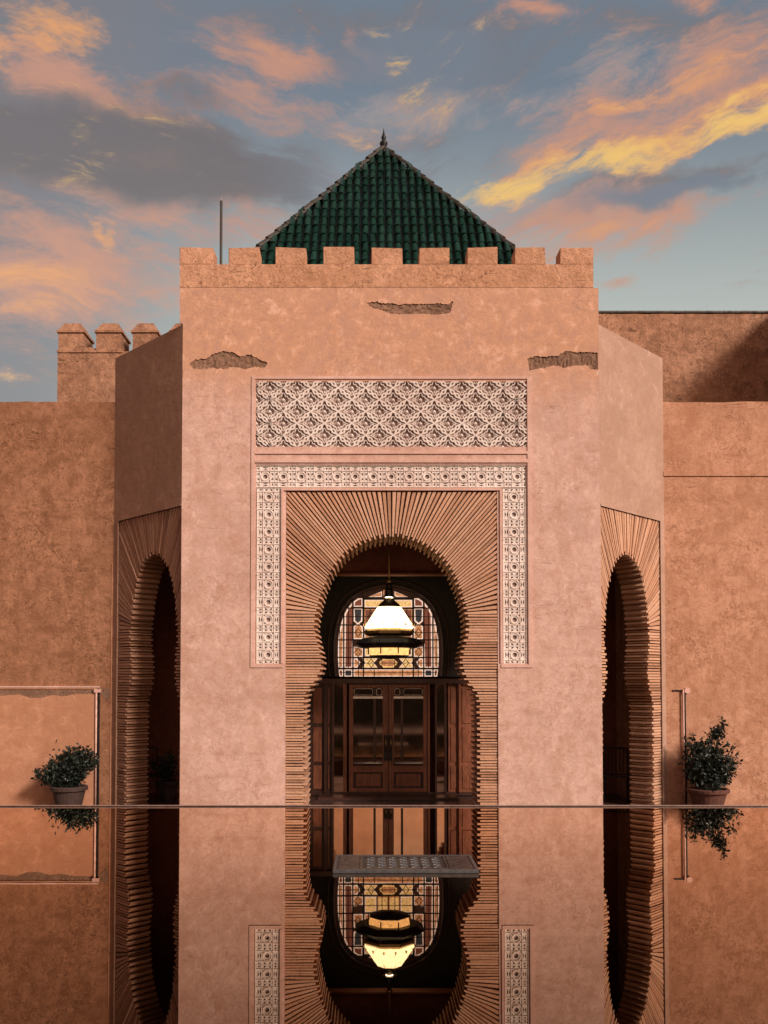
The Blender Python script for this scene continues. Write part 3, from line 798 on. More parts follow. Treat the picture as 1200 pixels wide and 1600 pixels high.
# facade of the doorway at D3
XD = lambda px: P(px, 1060, D3).x
ZD = lambda py: P(607, py, D3).z
FD = Frame((0, D3, 0), (1, 0, 0), (0, -1, 0))
cxw, czw, rw = XD(607), ZD(1001), 82*D3/F
zcut = ZD(1057)
WIN = [(1057, 78), (1045, 79.5), (1028, 80.5), (1012, 80.5), (1000, 80), (987, 78.5), (975, 76), (962, 72), (950, 66), (940, 58), (932, 47), (926, 35), (921.5, 21), (919, 9), (918, 0)]
def horseshoe(off, n=0):
    """window outline, grown by off metres; off is measured from the glass edge"""
    off = off - rw
    right = [(cxw+w*D3/F, ZD(y)) for y, w in WIN]
    pts = right + [(2*cxw-a, b_) for a, b_ in right[::-1][1:]]
    out = []
    for k, p in enumerate(pts):
        p0, p1 = pts[max(0, k-1)], pts[min(len(pts)-1, k+1)]
        d = Vector((p1[0]-p0[0], p1[1]-p0[1])).normalized(); q = (p[0]+d.y*off, p[1]-d.x*off)
        out.append((q[0], p[1] if k in (0, len(pts)-1) else q[1]))
    return out
wall_ol = rect(XD(430), XD(800), zcut-.004, 4.9)
hole = horseshoe(rw+.04)
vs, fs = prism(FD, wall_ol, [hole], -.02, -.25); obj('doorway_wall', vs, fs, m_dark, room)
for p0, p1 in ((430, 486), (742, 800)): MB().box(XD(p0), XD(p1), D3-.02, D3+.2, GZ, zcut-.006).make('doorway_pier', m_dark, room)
# ring mouldings round the window
for r_, w_r, h_, mt in ((rw+.055, .03, .012, m_woodd), (rw+.16, .02, .01, m_woodd)):
    pl = horseshoe(r_); vv, ff = ridge(pl, w_r, h_+.02, closed=False, tw=.7)
    obj('window_moulding', [FD(a, b_, c-.02) for a, b_, c in vv], ff, mt, room)
win = obj('fanlight', *prism(FD, horseshoe(rw+.039), [], -.2, -.22), m_woodd, room); win['label'] = 'horseshoe fanlight of warm coloured leaded glass'
# panes
clipc = horseshoe(rw-.015, 48)
def clip(poly):
    out = poly; n = len(clipc); area = sum(clipc[i][0]*clipc[(i+1) % n][1]-clipc[(i+1) % n][0]*clipc[i][1] for i in range(n))
    sg = 1 if area > 0 else -1
    for i in range(n):
        p, q = clipc[i], clipc[(i+1) % n]; inp, out = out, []
        if not inp: return []
        side = lambda s: sg*((q[0]-p[0])*(s[1]-p[1])-(q[1]-p[1])*(s[0]-p[0]))
        for k in range(len(inp)):
            s, e = inp[k], inp[(k+1) % len(inp)]; a, c = side(s), side(e)
            if a >= 0: out.append(s)
            if (a >= 0) != (c >= 0):
                t = a/(a-c); out.append((s[0]+(e[0]-s[0])*t, s[1]+(e[1]-s[1])*t))
    return out
def shrink(poly, d):
    n = len(poly)
    ar = sum(poly[i][0]*poly[(i+1) % n][1]-poly[(i+1) % n][0]*poly[i][1] for i in range(n)); sg = 1 if ar > 0 else -1
    out = []
    for i in range(n):
        p0, p, p1 = Vector(poly[i-1]), Vector(poly[i]), Vector(poly[(i+1) % n])
        e0, e1 = (p-p0), (p1-p)
        if e0.length < 1e-6 or e1.length < 1e-6: continue
        e0.normalize(); e1.normalize(); n0, n1 = Vector((-e0.y, e0.x))*sg, Vector((-e1.y, e1.x))*sg
        m_ = n0+n1
        if m_.length < .3: m_ = n0
        m_ = m_/max(.35, m_.length_squared)*2*1.0 if m_.length else n0
        out.append(tuple(p+m_*d*.5*1.0 if False else p+(n0+n1)*d*.6))
    return out
def pxpoly(pts): return [(XD(x), ZD(y)) for x, y in pts]
def R4(x0, x1, y0, y1): return [(x0, y0), (x1, y0), (x1, y1), (x0, y1)]
panes = []
def sym(pts, mo, mi): panes.append((pts, mo, mi)); panes.append(([(1214-x, y) for x, y in pts][::-1], mo, mi))
sym(R4(525, 535.5, 940, 1043), m_cream, m_amber); sym(R4(538, 550, 930, 1043), m_cream, m_red)
sym(R4(525, 535.5, 1046, 1057), m_cream, m_red); sym(R4(538, 550, 1046, 1057), m_cream, m_blue)
panes.append((R4(552.5, 661.5, 1046, 1057), m_cream, m_amber))
sym([(552.5, 950), (566, 950), (566, 970), (559, 975), (552.5, 970)], m_cream, m_blue)
sym([(552.5, 978), (559.5, 972), (567, 979), (567, 998), (552.5, 998)], m_cream, m_amber)
sym([(552.5, 1010), (567, 1012), (567, 1026), (552.5, 1026)], m_cream, m_amber)
sym([(552.5, 1028.5), (558, 1028.5), (563, 1035), (558, 1043), (552.5, 1043)], m_cream, m_amber)
sym([(566, 1028.5), (590, 1028.5), (584, 1035.5), (590, 1043), (566, 1043), (571, 1035.5)], m_cream, m_gold)
panes.append(([(592, 1035.5), (599, 1028.5), (615, 1028.5), (622, 1035.5), (615, 1043), (599, 1043)], m_gold, m_amber))
sym(R4(570, 588, 1001, 1025), m_cream, m_gold); sym(R4(590, 606, 1001, 1025), m_amber, m_gold)
sym(R4(569.5, 604.5, 936.5, 948), m_cream, m_gold); sym(R4(569.5, 604.5, 951, 975), m_amber, m_red)
sym(R4(569.5, 604.5, 977, 998), m_cream, m_amber)
sym([(576, 931.5), (597, 923), (597, 931.5)], m_cream, m_amber)
sym(R4(599, 606, 921, 933), m_amber, m_red); sym(R4(552.5, 566, 934, 947), m_cream, m_red)
for pts, mo, mi in panes:
    p = clip(pxpoly(pts))
    if len(p) < 3: continue
    obj('pane', *prism(FD, p, [], -.12, -.135), mo, win)
    q = shrink(p, .026)
    w_q = max(a for a, b_ in q)-min(a for a, b_ in q)
    if len(q) >= 3 and w_q > .02: obj('inner_pane', *prism(FD, q, [], -.105, -.119), mi, win)
# leading between the panes
ld = MB()
for xx in (536.8, 551.3, 567.9):
    for x_ in (xx, 1214-xx): ld.box(XD(x_)-.012, XD(x_)+.012, D3+.08, D3+.12, zcut, ZD(932 if xx > 560 else (930 if xx > 545 else 945)))
for yy in (1044.5, 1027, 999.5, 976, 949.5, 934.5):
    hh = {1044.5: 79, 1027: 80, 999.5: 79.5, 976: 75.5, 949.5: 65, 934.5: 38}[yy]*D3/F
    ld.box(cxw-hh, cxw+hh, D3+.085, D3+.115, ZD(yy)-.011, ZD(yy)+.011)
for x_, y0, y1 in ((530.5, 960, 1043), (544, 936, 1043), (578, 951, 975), (597, 977, 1043), (560, 1028, 1057), (585, 1046, 1057)):
    for q in (x_, 1214-x_): ld.box(XD(q)-.007, XD(q)+.007, D3+.088, D3+.103, ZD(y1), ZD(y0))
for yy, hh in ((963, 71), (988, 77.5), (1012, 79), (1036, 79), (1051, 77)):
    ld.box(cxw-hh*D3/F, cxw+hh*D3/F, D3+.089, D3+.102, ZD(yy)-.006, ZD(yy)+.006)
ld.make('lead_frame', m_iron, win)
for x_, y_ in ((559.5, 988), (654.5, 988), (559.5, 1019), (654.5, 1019), (580, 963), (634, 963), (580, 1036), (634, 1036), (607, 942)):
    vv, ff = ridge([(XD(x_)+.075*math.cos(k*math.pi/4)*(1 if k % 2 == 0 else .55), ZD(y_)+.085*math.sin(k*math.pi/4)*(1 if k % 2 == 0 else .55)) for k in range(8)], .016, .01)
    obj('lead_star', [FD(a, b_, c-.10) for a, b_, c in vv], ff, m_iron, win)

# doors
dr = thing('double_door', 'glazed walnut double door standing closed at the back of the porch', 'door', (XD(607), D3, GZ))
zd0, zd1 = ZD(1237), ZD(1069)
b = MB(); b.box(XD(486), XD(742), D3-.10, D3+.06, ZD(1068), ZD(1060.5)); b.make('lintel', m_woodd, dr)
b = MB(); b.box(XD(486), XD(742), D3-.04, D3+.06, GZ+.02, zd0); b.make('threshold', m_woodd, dr)
for x0, x1 in ((486, 507), (509, 519), (700, 716), (718, 742)):
    b = MB(); b.box(XD(x0), XD(x1), D3-.02, D3+.04, zd0, ZD(1068.2))
    b.make('side_panel', m_wood if x0 > 600 else m_woodd, dr)
    b = MB()
    for q0, q1 in ((1075, 1130), (1136, 1190), (1196, 1232)):
        b.box(XD(x0+4), XD(x1-4), D3-.034, D3-.019, ZD(q1), ZD(q0))
    b.make('raised_panel', m_wood, dr)
for x0 in (507, 519, 536.5, 668, 679, 694, 716):
    b = MB(); b.box(XD(x0), XD(x0+(5.5 if x0 in (536.5,) else 3)), D3-.085, D3+.02, zd0, ZD(1068.2)); b.make('post', m_wood if x0 in (536.5, 668, 716) else m_woodd, dr)
for x0, x1 in ((522, 536.5), (682, 694)):
    MB().box(XD(x0), XD(x1), D3+.0, D3+.01, zd0, ZD(1068.2)).make('sidelight', m_glass, dr)
for sgn in (-1, 1):
    e = lambda x: XD(606.5+sgn*x)
    def bx(a, b_, q0, q1, y0=-.06, y1=.0): return MB().box(min(e(a), e(b_)), max(e(a), e(b_)), D3+y0, D3+y1, ZD(q1), ZD(q0))
    leaf = bx(.4, 61, 1069.5, 1236.5, -.0, .02).make('door_leaf', m_woodd, dr)
    bx(54.5, 61, 1069.5, 1236.5).make('stile', m_wood, leaf); bx(.5, 8.5, 1069.5, 1236.5).make('stile', m_wood, leaf)
    bx(8.52, 54.48, 1069.5, 1074.5).make('rail', m_wood, leaf); bx(8.52, 54.48, 1196, 1206).make('rail', m_wood, leaf); bx(8.52, 54.48, 1231, 1236.5).make('rail', m_wood, leaf)
    bx(8.52, 54.48, 1088, 1091.5, -.055, -.005).make('glazing_bar', m_steel, leaf)
    bx(19.5, 23, 1091.6, 1195.9, -.055, -.005).make('glazing_bar', m_woodd, leaf)
    bx(19.8, 22.7, 1074.6, 1087.9, -.055, -.005).make('glazing_bar', m_woodd, leaf)
    for a, b2 in ((8.6, 19.4), (23.1, 54.4)):
        bx(a, b2, 1091.7, 1195.8, -.03, -.02).make('pane', m_glass, leaf)
        bx(a, b2, 1074.7, 1087.8, -.03, -.02).make('pane', m_glass, leaf)
        rr_ = MB()
        x0_, x1_ = sorted((e(a+1.2), e(b2-1.2)))
        pl = [(x0_, ZD(1086)), (x0_, ZD(1078)), (x0_+.02, ZD(1076)), (x1_-.02, ZD(1076)), (x1_, ZD(1078)), (x1_, ZD(1086))]
        vv, ff = ridge(pl, .014, .012, closed=True); obj('glazing_frame', [FD(p_[0], p_[1], p_[2]+.03) for p_ in vv], ff, m_steel, leaf)
    bx(12, 50, 1209, 1228, -.035, -.001).make('raised_panel', m_wood, leaf)
    h = MB(); h.tube((e(9.5), D3-.13, ZD(1191.5)), (e(54), D3-.13, ZD(1191.5)), .018, n=8)
    for a in (11, 52): h.tube((e(a), D3-.13, ZD(1191.5)), (e(a), D3-.05, ZD(1191.5)), .01, n=6)
    h.make('push_bar', m_steel, leaf, smooth=True)
    bx(1, 6.5, 1148, 1188, -.085, -.061).make('lock_plate', m_iron, leaf)
    h = MB(); h.tube((e(4), D3-.12, ZD(1152)), (e(4), D3-.12, ZD(1172)), .012, n=8); h.tube((e(4), D3-.12, ZD(1155)), (e(4), D3-.08, ZD(1155)), .008, n=6); h.tube((e(4), D3-.12, ZD(1169)), (e(4), D3-.08, ZD(1169)), .008, n=6)
    h.make('handle', m_brass, leaf, smooth=True)

# ------------------------------------------------------------------ hanging lantern
LY = 15.32; LC = P(608, 980, LY); kz = LY/F
zL = lambda py: P(608, py, LY).z
lan = thing('hanging_lantern', 'lit brass lantern with a glowing white shade hanging on a rod in the porch', 'lantern', (LC.x, LY, zL(1022)))
b = MB(); b.tube((LC.x, LY, zL(906)), (LC.x, LY, 4.904), .011, n=6); b.make('rod', m_brass, lan)
O = (LC.x, LY, 0)
def LT(name, prof, mat, n=8, **kw): b = MB(); b.lathe(O, [(r*kz, zL(y)) for r, y in prof], n, math.pi/8 if n == 8 else 0); return b.make(name, mat, lan, **kw)
LT('knob', [(1, 912), (4.5, 909.5), (4.5, 906.5), (1, 904)], m_brass, 12, smooth=True)
LT('cap', [(12, 933), (7, 930), (7, 922), (5, 919), (6, 915), (2, 911)], m_iron, 8)
LT('bulb', [(2, 936.0), (4.5, 935), (6, 933.6), (3, 932.6)], m_bulb, 10)
LT('crown', [(20, 948.6), (16, 944), (9, 938), (5, 933.5)], m_brass, 8)
LT('shade', [(38, 983), (41, 980.5), (37.5, 975), (20, 949)], m_shade, 8)
for k in range(8):
    t = math.pi/8+k*math.pi/4
    b = MB(); b.tube((LC.x+39.6*kz*math.cos(t), LY+39.6*kz*math.sin(t), zL(980)), (LC.x+19.6*kz*math.cos(t), LY+19.6*kz*math.sin(t), zL(949)), .006, n=5); b.make('rib', m_brass, lan)
LT('gallery', [(34, 994), (41, 991), (42, 987), (38, 983.2)], m_brass, 8)
LT('collar', [(44, 1013), (57, 1006), (46, 998.5), (34, 996.2)], m_iron, 8)
LT('drum', [(31, 1024), (34, 1013.2)], m_lampb, 8)
for k in range(8):
    t = math.pi/8+k*math.pi/4
    b = MB(); b.tube((LC.x+35*kz*math.cos(t), LY+35*kz*math.sin(t), zL(1022)), (LC.x+35*kz*math.cos(t), LY+35*kz*math.sin(t), zL(1011)), .012, n=5); b.make('bar', m_iron, lan)
for k in range(6):
    t = k*math.pi/3+.26; c_ = Vector((LC.x+58*kz*math.cos(t), LY+58*kz*math.sin(t), zL(1005)))
    b = MB(); b.tube(c_, c_+Vector((0, 0, .09)), .012, .004, 6); b.make('spike', m_iron, lan)
for k in range(14):
    t = 2*math.pi*k/14; c_ = Vector((LC.x+40*kz*math.cos(t), LY+40*kz*math.sin(t), zL(979)))
    b = MB(); b.tube(c_, c_+Vector((0, 0, .05)), .022, .006, 5); b.make('crest', m_brass, lan)
LT('base', [(6, 1030), (20, 1028), (33, 1025), (33, 1024.1)], m_iron, 8)

# ------------------------------------------------------------------ left and right court walls
def zw(py, Y): return P(600, py, Y).z
WT = zw(628, D2)
wl = thing('courtyard_wall', 'long brown plaster wall left of the gatehouse with a chipped lower ledge', 'wall', (-8, D2, GZ), 'courtyard walls')
FL = Frame((0, D2, 0), (1, 0, 0), (0, -1, 0))
xl = lambda px, py=1100: P(px, py, D2).x
zl = lambda py: P(600, py, D2).z
def rough_top(x0, x1, zt_, n, amp, seed):
    rs = random.Random(seed); return [(x0+(x1-x0)*k/n, zt_+(rs.uniform(-amp, amp) if 0 < k < n else 0)) for k in range(n+1)]
tp = rough_top(-16, XL2+.02, WT, 60, .012, 2)
ledge_hole = [(xl(-60), zl(1077)), (xl(0), zl(1077)), (xl(60), zl(1077)), (xl(150), zl(1077)), (xl(149), zl(1083)), (xl(136), zl(1085)), (xl(120), zl(1084)), (xl(100), zl(1088)), (xl(80), zl(1086)),
              (xl(64), zl(1091)), (xl(44), zl(1090)), (xl(30), zl(1085)), (xl(16), zl(1086)), (xl(0), zl(1088)), (xl(-30), zl(1084))][::-1]
vs, fs = prism(FL, [(-16, GZ), (XL2+.02, GZ)]+tp[::-1], [], 0, -.5); obj('wall', vs, fs, m_left_shade, wl)
vs, fs = prism(FL, [(-15.9, GZ), (xl(152), GZ), (xl(152), zl(1074.5)), (-15.9, zl(1074.5))], [ledge_hole], .022, .001); obj('lower_coat', vs, fs, m_smooth, wl)
vs, fs = prism(FL, [(-15.9, zl(1074.4)), (xl(156), zl(1074.4)), (xl(156), zl(1072)), (-15.9, zl(1072))], [], .035, .001); obj('ledge', vs, fs, m_mould, wl)
vs, fs = prism(FL, [(p[0], p[1]) for p in ledge_hole], [], .006, .0015); o = obj('exposed_mud', vs, fs, m_mud, wl); o['label'] = 'dark crumbled strip below the ledge'
chip = [(xl(x), zl(y)) for x, y in [(158, 1076), (166, 1074), (172, 1078), (173, 1086), (168, 1096), (163, 1090), (158, 1086)]]
vs, fs = prism(FL, chip, [], .006, .001); obj('exposed_mud', vs, fs, m_mud, wl)
vs, fs = prism(FL, rect(xl(173), XL2-.012, GZ, zl(880)), [], .012, .001); obj('corner_strip', vs, fs, m_smooth, wl)
pp_ = thing('conduit_pipe', 'thin vertical pipe on the left wall beside the potted shrub', 'pipe', (xl(153), D2-.04, GZ), 'pipes on the courtyard walls')
b = MB(); b.tube((xl(151.6), D2-.042, GZ), (xl(151.6), D2-.042, zl(1076)), .016, n=8); b.make('pipe', m_pole, pp_, smooth=True)
b = MB(); b.box(xl(153.6), xl(156.2), D2-.03, D2-.002, GZ, zl(1075)); b.make('pipe_shadow', m_iron, pp_)  # dark strip standing in for the pipe's shadow on the wall
b = MB(); b.box(xl(148), xl(158), D2-.062, D2-.001, zl(1082), zl(1076)); b.make('bracket', m_pole, pp_)

wr = thing('courtyard_wall', 'long sunlit terracotta wall right of the gatehouse with a shallow string course', 'wall', (9, D2, GZ), 'courtyard walls')
tp = rough_top(XR2-.02, 17, WT, 60, .010, 4)
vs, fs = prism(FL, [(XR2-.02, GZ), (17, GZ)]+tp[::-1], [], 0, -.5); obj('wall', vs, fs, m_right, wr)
vs, fs = prism(FL, [(XR2-.01, zl(744)), (16.9, zl(744)), (16.9, zl(737)), (XR2-.01, zl(737))], [], .022, .001); obj('string_course', vs, fs, m_right, wr)
pr2 = thing('conduit_pipe', 'thin vertical pipe on the right wall beside the tall potted shrub', 'pipe', (xl(1069), D2-.04, GZ), 'pipes on the courtyard walls')
b = MB(); b.tube((xl(1066.5), D2-.042, GZ), (xl(1066.5), D2-.042, zl(1077)), .014, n=8); b.make('pipe', m_pole, pr2, smooth=True)
b = MB(); b.box(xl(1068.4), xl(1070.8), D2-.03, D2-.002, GZ, zl(1076)); b.make('pipe_shadow', m_iron, pr2)  # black strip drawn as the shadow beside this pipe
b = MB(); b.tube((xl(1073), D2-.05, zl(1079)), (xl(1073), D2-.001, zl(1079)), .05, n=12); b.make('junction_cap', m_pole, pr2)
b = MB(); b.box(xl(1051), xl(1066), D2-.022, D2-.001, zl(1079.8), zl(1077.8)); b.make('bracket', m_iron, pr2)

# high wall behind on the right
YB = 18.6; wb = thing('upper_wall', 'taller weathered wall rising behind the right courtyard wall', 'wall', (9, YB, GZ))
FB = Frame((0, YB, 0), (1, 0, 0), (0, -1, 0))
tp = rough_top(P(925, 490, YB).x, 18, zw(490, YB), 60, .012, 9)
vs, fs = prism(FB, [(P(925, 490, YB).x, 4.0), (18, 4.0)]+tp[::-1], [], 0, -.5); obj('wall', vs, fs, m_old, wb)
b = MB(); b.box(P(925, 490, YB).x, 18, YB-.03, YB+.53, zw(490, YB)+.014, zw(490, YB)+.05); b.make('coping', m_ridge, wb)
b = MB(); b.box(P(1222, 560, YB).x, P(1222, 560, YB).x+.6, 16.2, YB-.001, 4.0, zw(478, YB)); b.make('return_wall', m_old, wb)  # unseen block out of frame, added to shade the right end of this wall
MB().box(XR2-.4, 18, D2+.501, YB-.001, 5.6, 5.7).make('roof_terrace', m_terr, wb)
MB().box(XR2-.4, 18, D2+.501, YB-.001, GZ, 5.6).make('wing_body', m_old, wb)

# crenellated wall behind on the left
YC = 17.9; cw = thing('battlement_wall', 'old battlemented wall with capped merlons behind the left courtyard wall', 'wall', (P(150, 600, YC).x, YC, GZ))
xc_ = lambda px: P(px, 560, YC).x
zc_ = lambda py: P(600, py, YC).z
FC = Frame((0, YC, 0), (1, 0, 0), (0, -1, 0))
vs, fs = prism(FC, [(xc_(90), GZ), (xc_(330), GZ), (xc_(330), zc_(549)), (xc_(90), zc_(549))], [], 0, -.62); obj('wall', vs, fs, m_old, cw)
vs, fs = prism(FC, [(xc_(132), zc_(548.9)), (xc_(148), zc_(548.9)), (xc_(148), zc_(543)), (xc_(139), zc_(541)), (xc_(132), zc_(543))], [], -.04, -.6); obj('sill_block', vs, fs, m_old, cw)
b = MB(); b.box(xc_(90)-.015, xc_(192), YC-.02, YC-.001, zc_(551), zc_(547.5)); b.make('string_course', m_old, cw)
def capped(x0, x1, y0, y1):
    m_ = obj('merlon', *(lambda b: (b.v, b.f))(MB().box(x0, x1, y0, y1, zc_(548.9), zc_(520))), m_old, cw)
    b = MB(); b.box(x0-.03, x1+.03, y0-.03, y1+.03, zc_(519.9), zc_(516.5))
    xa_, xb_, ya_, yb_, za, zb_ = x0-.01, x1+.01, y0-.01, y1+.01, zc_(516.5)+.001, zc_(502.5)
    i_ = (x1-x0)*.2
    b.add([(xa_, ya_, za), (xb_, ya_, za), (xb_, yb_, za), (xa_, yb_, za), (xa_+i_, ya_+i_, zb_), (xb_-i_, ya_+i_, zb_), (xb_-i_, yb_-i_, zb_), (xa_+i_, yb_-i_, zb_)], [(0,1,2,3),(4,5,6,7),(0,1,5,4),(1,2,6,5),(2,3,7,6),(3,0,4,7)])
    b.make('cap', m_old, m_)
for p0, p1 in ((91, 130), (150, 189), (207, 245), (266, 304)): capped(xc_(p0), xc_(p1), YC, YC+.6)
vs, fs = prism(FC, [(xc_(90), GZ), (xc_(90)+.6, GZ), (xc_(90)+.6, zc_(549)), (xc_(90), zc_(549))], [], -.63, -4.2); obj('return_wall', vs, fs, m_old, cw)
for y in (19.6, 21.1): capped(xc_(91), xc_(91)+.6, y, y+.55)

# mast behind the parapet
ma = thing('lightning_rod', 'slim grey mast standing behind the left battlements of the tower', 'mast', (P(345.5, 400, 15.2).x, 15.2, zt-.55))
xm = P(345.5, 360, 15.2).x
b = MB(); b.tube((xm, 15.2, zt-.55), (xm, 15.2, P(345, 314, 15.2).z), .026, .022, 8); b.make('pole', m_ridge, ma, smooth=True)
b = MB(); b.tube((xm, 15.2, P(345, 314, 15.2).z), (xm, 15.2, P(345, 306, 15.2).z), .008, .003, 6); b.make('tip', m_steel, ma)
MB().box(xm-.09, xm+.09, 15.11, 15.29, zt-.549, zt-.5).make('base_plate', m_steel, ma)

# ------------------------------------------------------------------ carved marble slab lying in the water
slab = thing('marble_slab', 'carved grey marble slab lying in the water in front of the doorway', 'slab', (.32, 8.7, 0))
sx0, sx1, sy0, sy1, sh = -.355, 1.0, 8.36, 9.06, .032
MB().box(sx0+.012, sx1-.012, sy0+.012, sy1-.012, -.19, sh-.006).make('body', m_marbled, slab)
b = MB(); b.box(sx0, sx1, sy0, sy0+.03, sh-.018, sh+.004); b.box(sx0, sx1, sy1-.03, sy1, sh-.018, sh+.004)
b.box(sx0, sx0+.03, sy0+.0301, sy1-.0301, sh-.018, sh+.004); b.box(sx1-.03, sx1, sy0+.0301, sy1-.0301, sh-.018, sh+.004); b.make('edge_trim', m_trim, slab)
b = MB(); b.box(sx0, sx1, sy0+.001, sy0+.02, .003, .012); b.make('lower_trim', m_trim, slab)
for x0, x1 in ((sx0+.04, sx0+.24), (sx1-.26, sx1-.04)): MB().box(x0, x1, sy0+.04, sy1-.04, sh-.0055, sh+.001).make('end_panel', m_marble, slab)
ix0, ix1 = sx0+.25, sx1-.27
b = MB(); b.box(ix0, ix1, sy0+.05, sy0+.08, sh-.0055, sh+.004); b.box(ix0, ix1, sy1-.08, sy1-.05, sh-.0055, sh+.004)
b.box(ix0, ix0+.02, sy0+.081, sy1-.081, sh-.0055, sh+.004); b.box(ix1-.02, ix1, sy0+.081, sy1-.081, sh-.0055, sh+.004); b.make('inner_border', m_marble, slab)
nx = 7
for i in range(nx):
    for j in range(4):
        cx_, cy_ = ix0+.05+(ix1-ix0-.1)*(i+.5)/nx, sy0+.11+(sy1-sy0-.22)*(j+.5)/4
        vv, ff = ridge([(.045*math.cos(k*math.pi/4)*(1 if k % 2 else .55), .06*math.sin(k*math.pi/4)*(1 if k % 2 else .55)) for k in range(8)], .016, .008, base=0)
        obj('rosette', [(cx_+a, cy_+b2, sh-.0055+c) for a, b2, c in vv], ff, m_trim, slab)

# ------------------------------------------------------------------ potted shrubs
def leaf_cloud(mb, c, n, spread, size, rs, up=.3):
    for _ in range(n):
        p = c+Vector((rs.gauss(0, spread), rs.gauss(0, spread), rs.gauss(0, spread)))
        d = Vector((rs.gauss(0, 1), rs.gauss(0, 1), rs.gauss(up, 1)))
        if d.length < .1: continue
        d.normalize(); s_ = d.cross(Vector((rs.gauss(0, 1), rs.gauss(0, 1), rs.gauss(0, 1)))).normalized()
        L_ = size*rs.uniform(.6, 1.25); w = L_*.26; nn = d.cross(s_)
        mb.add([p, p+d*L_*.5+s_*w+nn*w*.3, p+d*L_, p+d*L_*.5-s_*w+nn*w*.3, p+d*L_*.52], [(0, 1, 4), (1, 2, 4), (2, 3, 4), (3, 0, 4)])
def shrub(label, bx_, by_, potw, ztop, tips, Y, seed, mpot, dens=34, core=None, size=.075, name='potted_shrub'):
    rs = random.Random(seed); x0 = P(bx_, by_, Y).x
    t = thing(name, label, 'potted plant', (x0, Y, GZ), 'shrubs against the courtyard walls' if name == 'potted_shrub' else None)
    h = ztop-GZ; r = potw/2
    MB().lathe((x0, Y, GZ), [(r*.62, 0), (r*.66, .02), (r*.88, h*.80), (r*.9, h*.82), (r*1.0, h*.83), (r*1.02, h*.97), (r*.98, h), (r*.86, h), (r*.84, h*.9), (r*.2, h*.88)], 24).make('pot', mpot, t, smooth=False)
    MB().lathe((x0, Y, GZ), [(r*.84, h*.86), (r*.84, h*.92), (r*.3, h*.95)], 18).make('soil', m_soil, t)
    st = MB(); lf = MB(); base = Vector((x0, Y, ztop-.05))
    for (tx, ty) in tips:
        tip = P(tx, ty, Y); tip.y = Y+rs.uniform(-.22, .22)
        mid = base.lerp(tip, .5)+Vector((rs.uniform(-.04, .04), rs.uniform(-.05, .05), rs.uniform(0, .05)))
        st.tube(base, mid, .012, .008, 5); st.tube(mid, tip, .008, .003, 5)
        for k in range(dens):
            f = .25+.75*(k/dens); q = base.lerp(mid, f*2) if f < .5 else mid.lerp(tip, f*2-1)
            leaf_cloud(lf, q, 3, .035*(1.25-f*.6), size, rs)
    if core:
        for (cx_, cy_, sp, n) in core: leaf_cloud(lf, P(cx_, cy_, Y), n, sp, size, rs)
    st.make('stems', m_stem, t); lf.make('foliage', m_leaf, t)
    return t
YP = 14.9
shrub('low spreading shrub in a dark pot against the left wall', 108, 1228, 56*YP/F, P(108, 1228, YP).z,
      [(54,1214),(60,1204),(70,1199),(78,1190),(86,1183),(95,1177),(104,1170),(113,1168),(122,1169),(131,1168),(140,1173),(147,1172),(153,1179),(150,1188),(140,1195),(68,1216),(78,1222),(136,1208),(90,1200),(120,1195)],
      YP, 11, m_potd, core=[(106, 1198, .11, 800), (86, 1208, .07, 350), (126, 1189, .09, 450), (106, 1216, .10, 400)])
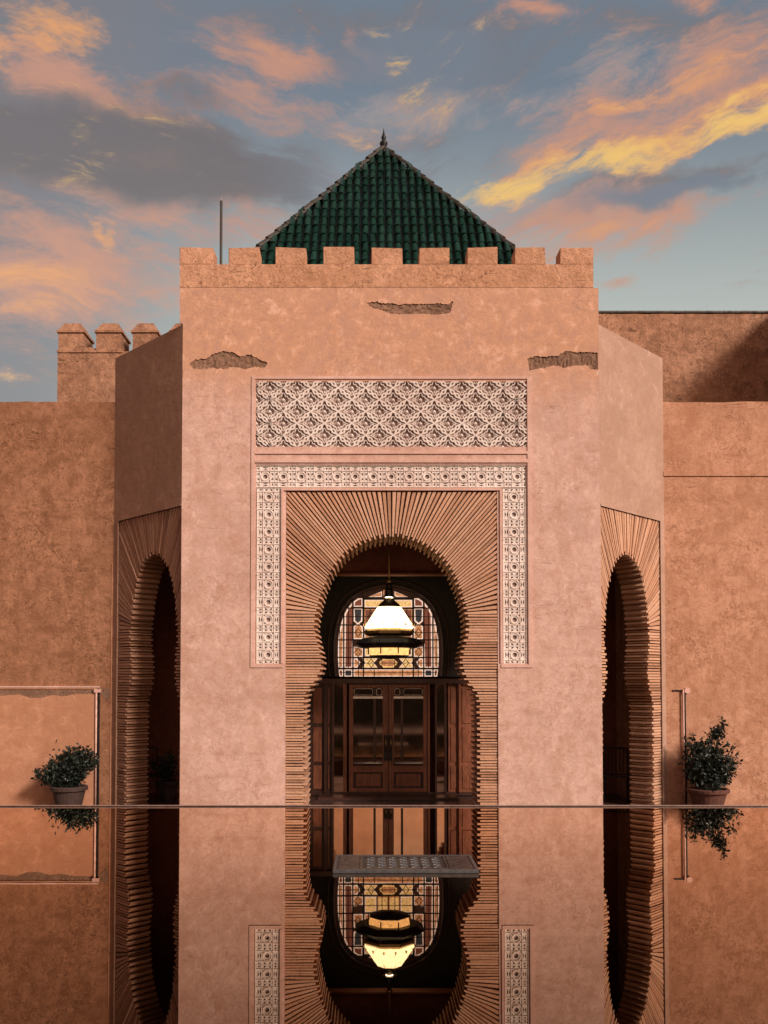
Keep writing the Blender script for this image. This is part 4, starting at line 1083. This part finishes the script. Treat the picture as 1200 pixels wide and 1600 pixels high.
shrub('tall ragged shrub in a terracotta pot against the right wall', 1106, 1232, 64*YP/F, P(1106, 1232, YP).z,
      [(1129,1119),(1127,1128),(1118,1140),(1112,1145),(1080,1146),(1073,1154),(1077,1160),(1092,1155),(1102,1152),(1141,1160),(1133,1166),(1159,1180),(1156,1190),(1146,1196),(1146,1210),(1138,1222),(1073,1175),(1074,1190),(1080,1210),(1120,1175),(1100,1175)],
      YP, 12, m_pot, core=[(1107, 1190, .11, 900), (1094, 1208, .09, 450), (1125, 1197, .09, 450), (1092, 1172, .06, 200), (1108, 1218, .11, 500), (1122, 1148, .05, 140)])
# porch furniture
def iron_chair(label, x, y, turn):
    t = thing('iron_chair', label, 'chair', (x, y, GZ+.007), 'iron chairs in the porch'); g0 = GZ+.007
    ca, sa = math.cos(turn), math.sin(turn)
    def w(a, b_, c): return (x+a*ca-b_*sa, y+a*sa+b_*ca, g0+c)
    for a, b_, hh in ((-.2, -.2, .44), (.2, -.2, .44), (-.2, .2, .92), (.2, .2, .92)):
        MB().tube(w(a, b_, 0), w(a, b_, hh), .013, n=6).make('leg', m_iron, t)
    mb = MB()
    for k in range(6): mb.tube(w(-.2+.08*k, -.22, .45), w(-.2+.08*k, .22, .45), .009, n=5)
    mb.tube(w(-.23, -.22, .45), w(.23, -.22, .45), .013, n=6); mb.tube(w(-.23, .22, .45), w(.23, .22, .45), .013, n=6); mb.make('seat', m_iron, t)
    mb = MB(); mb.tube(w(-.2, .2, .92), w(.2, .2, .92), .014, n=6)
    for k in range(5): mb.tube(w(-.13+.065*k, .2, .5), w(-.13+.065*k, .2, .9), .007, n=5)
    mb.make('backrest', m_iron, t)
iron_chair('black iron chair beside the plant inside the left side arch', P(232, 1240, 15.95).x, 15.95, .5)
iron_chair('black iron chair in the shade inside the right side arch', P(962, 1240, 15.9).x, 15.9, -.3)
shrub('leafy plant in a pot inside the left side arch', 262, 1236, .42, -.02, [(240,1190),(252,1182),(262,1172),(272,1178),(278,1188),(246,1205),(268,1200)], 16.1, 13, m_potd, dens=22,
      core=[(262, 1205, .12, 260)], name='porch_plant')

# behind the camera: the far garden side of the court, seen only in the door glass
hb = MB(); rs = random.Random(21)
hd = thing('garden_hedge', 'clipped dark hedge along the far side of the courtyard', 'hedge', (0, -9, GZ))
MB().box(-20, 20, -9.8, -9.0, GZ, 1.9).make('hedge_body', m_leaf, hd)
for _ in range(2600):
    leaf_cloud(hb, Vector((rs.uniform(-20, 20), -9.0+rs.uniform(-.1, .06), rs.uniform(GZ, 2.0))), 1, .02, .12, rs)
hb.make('foliage', m_leaf, hd)
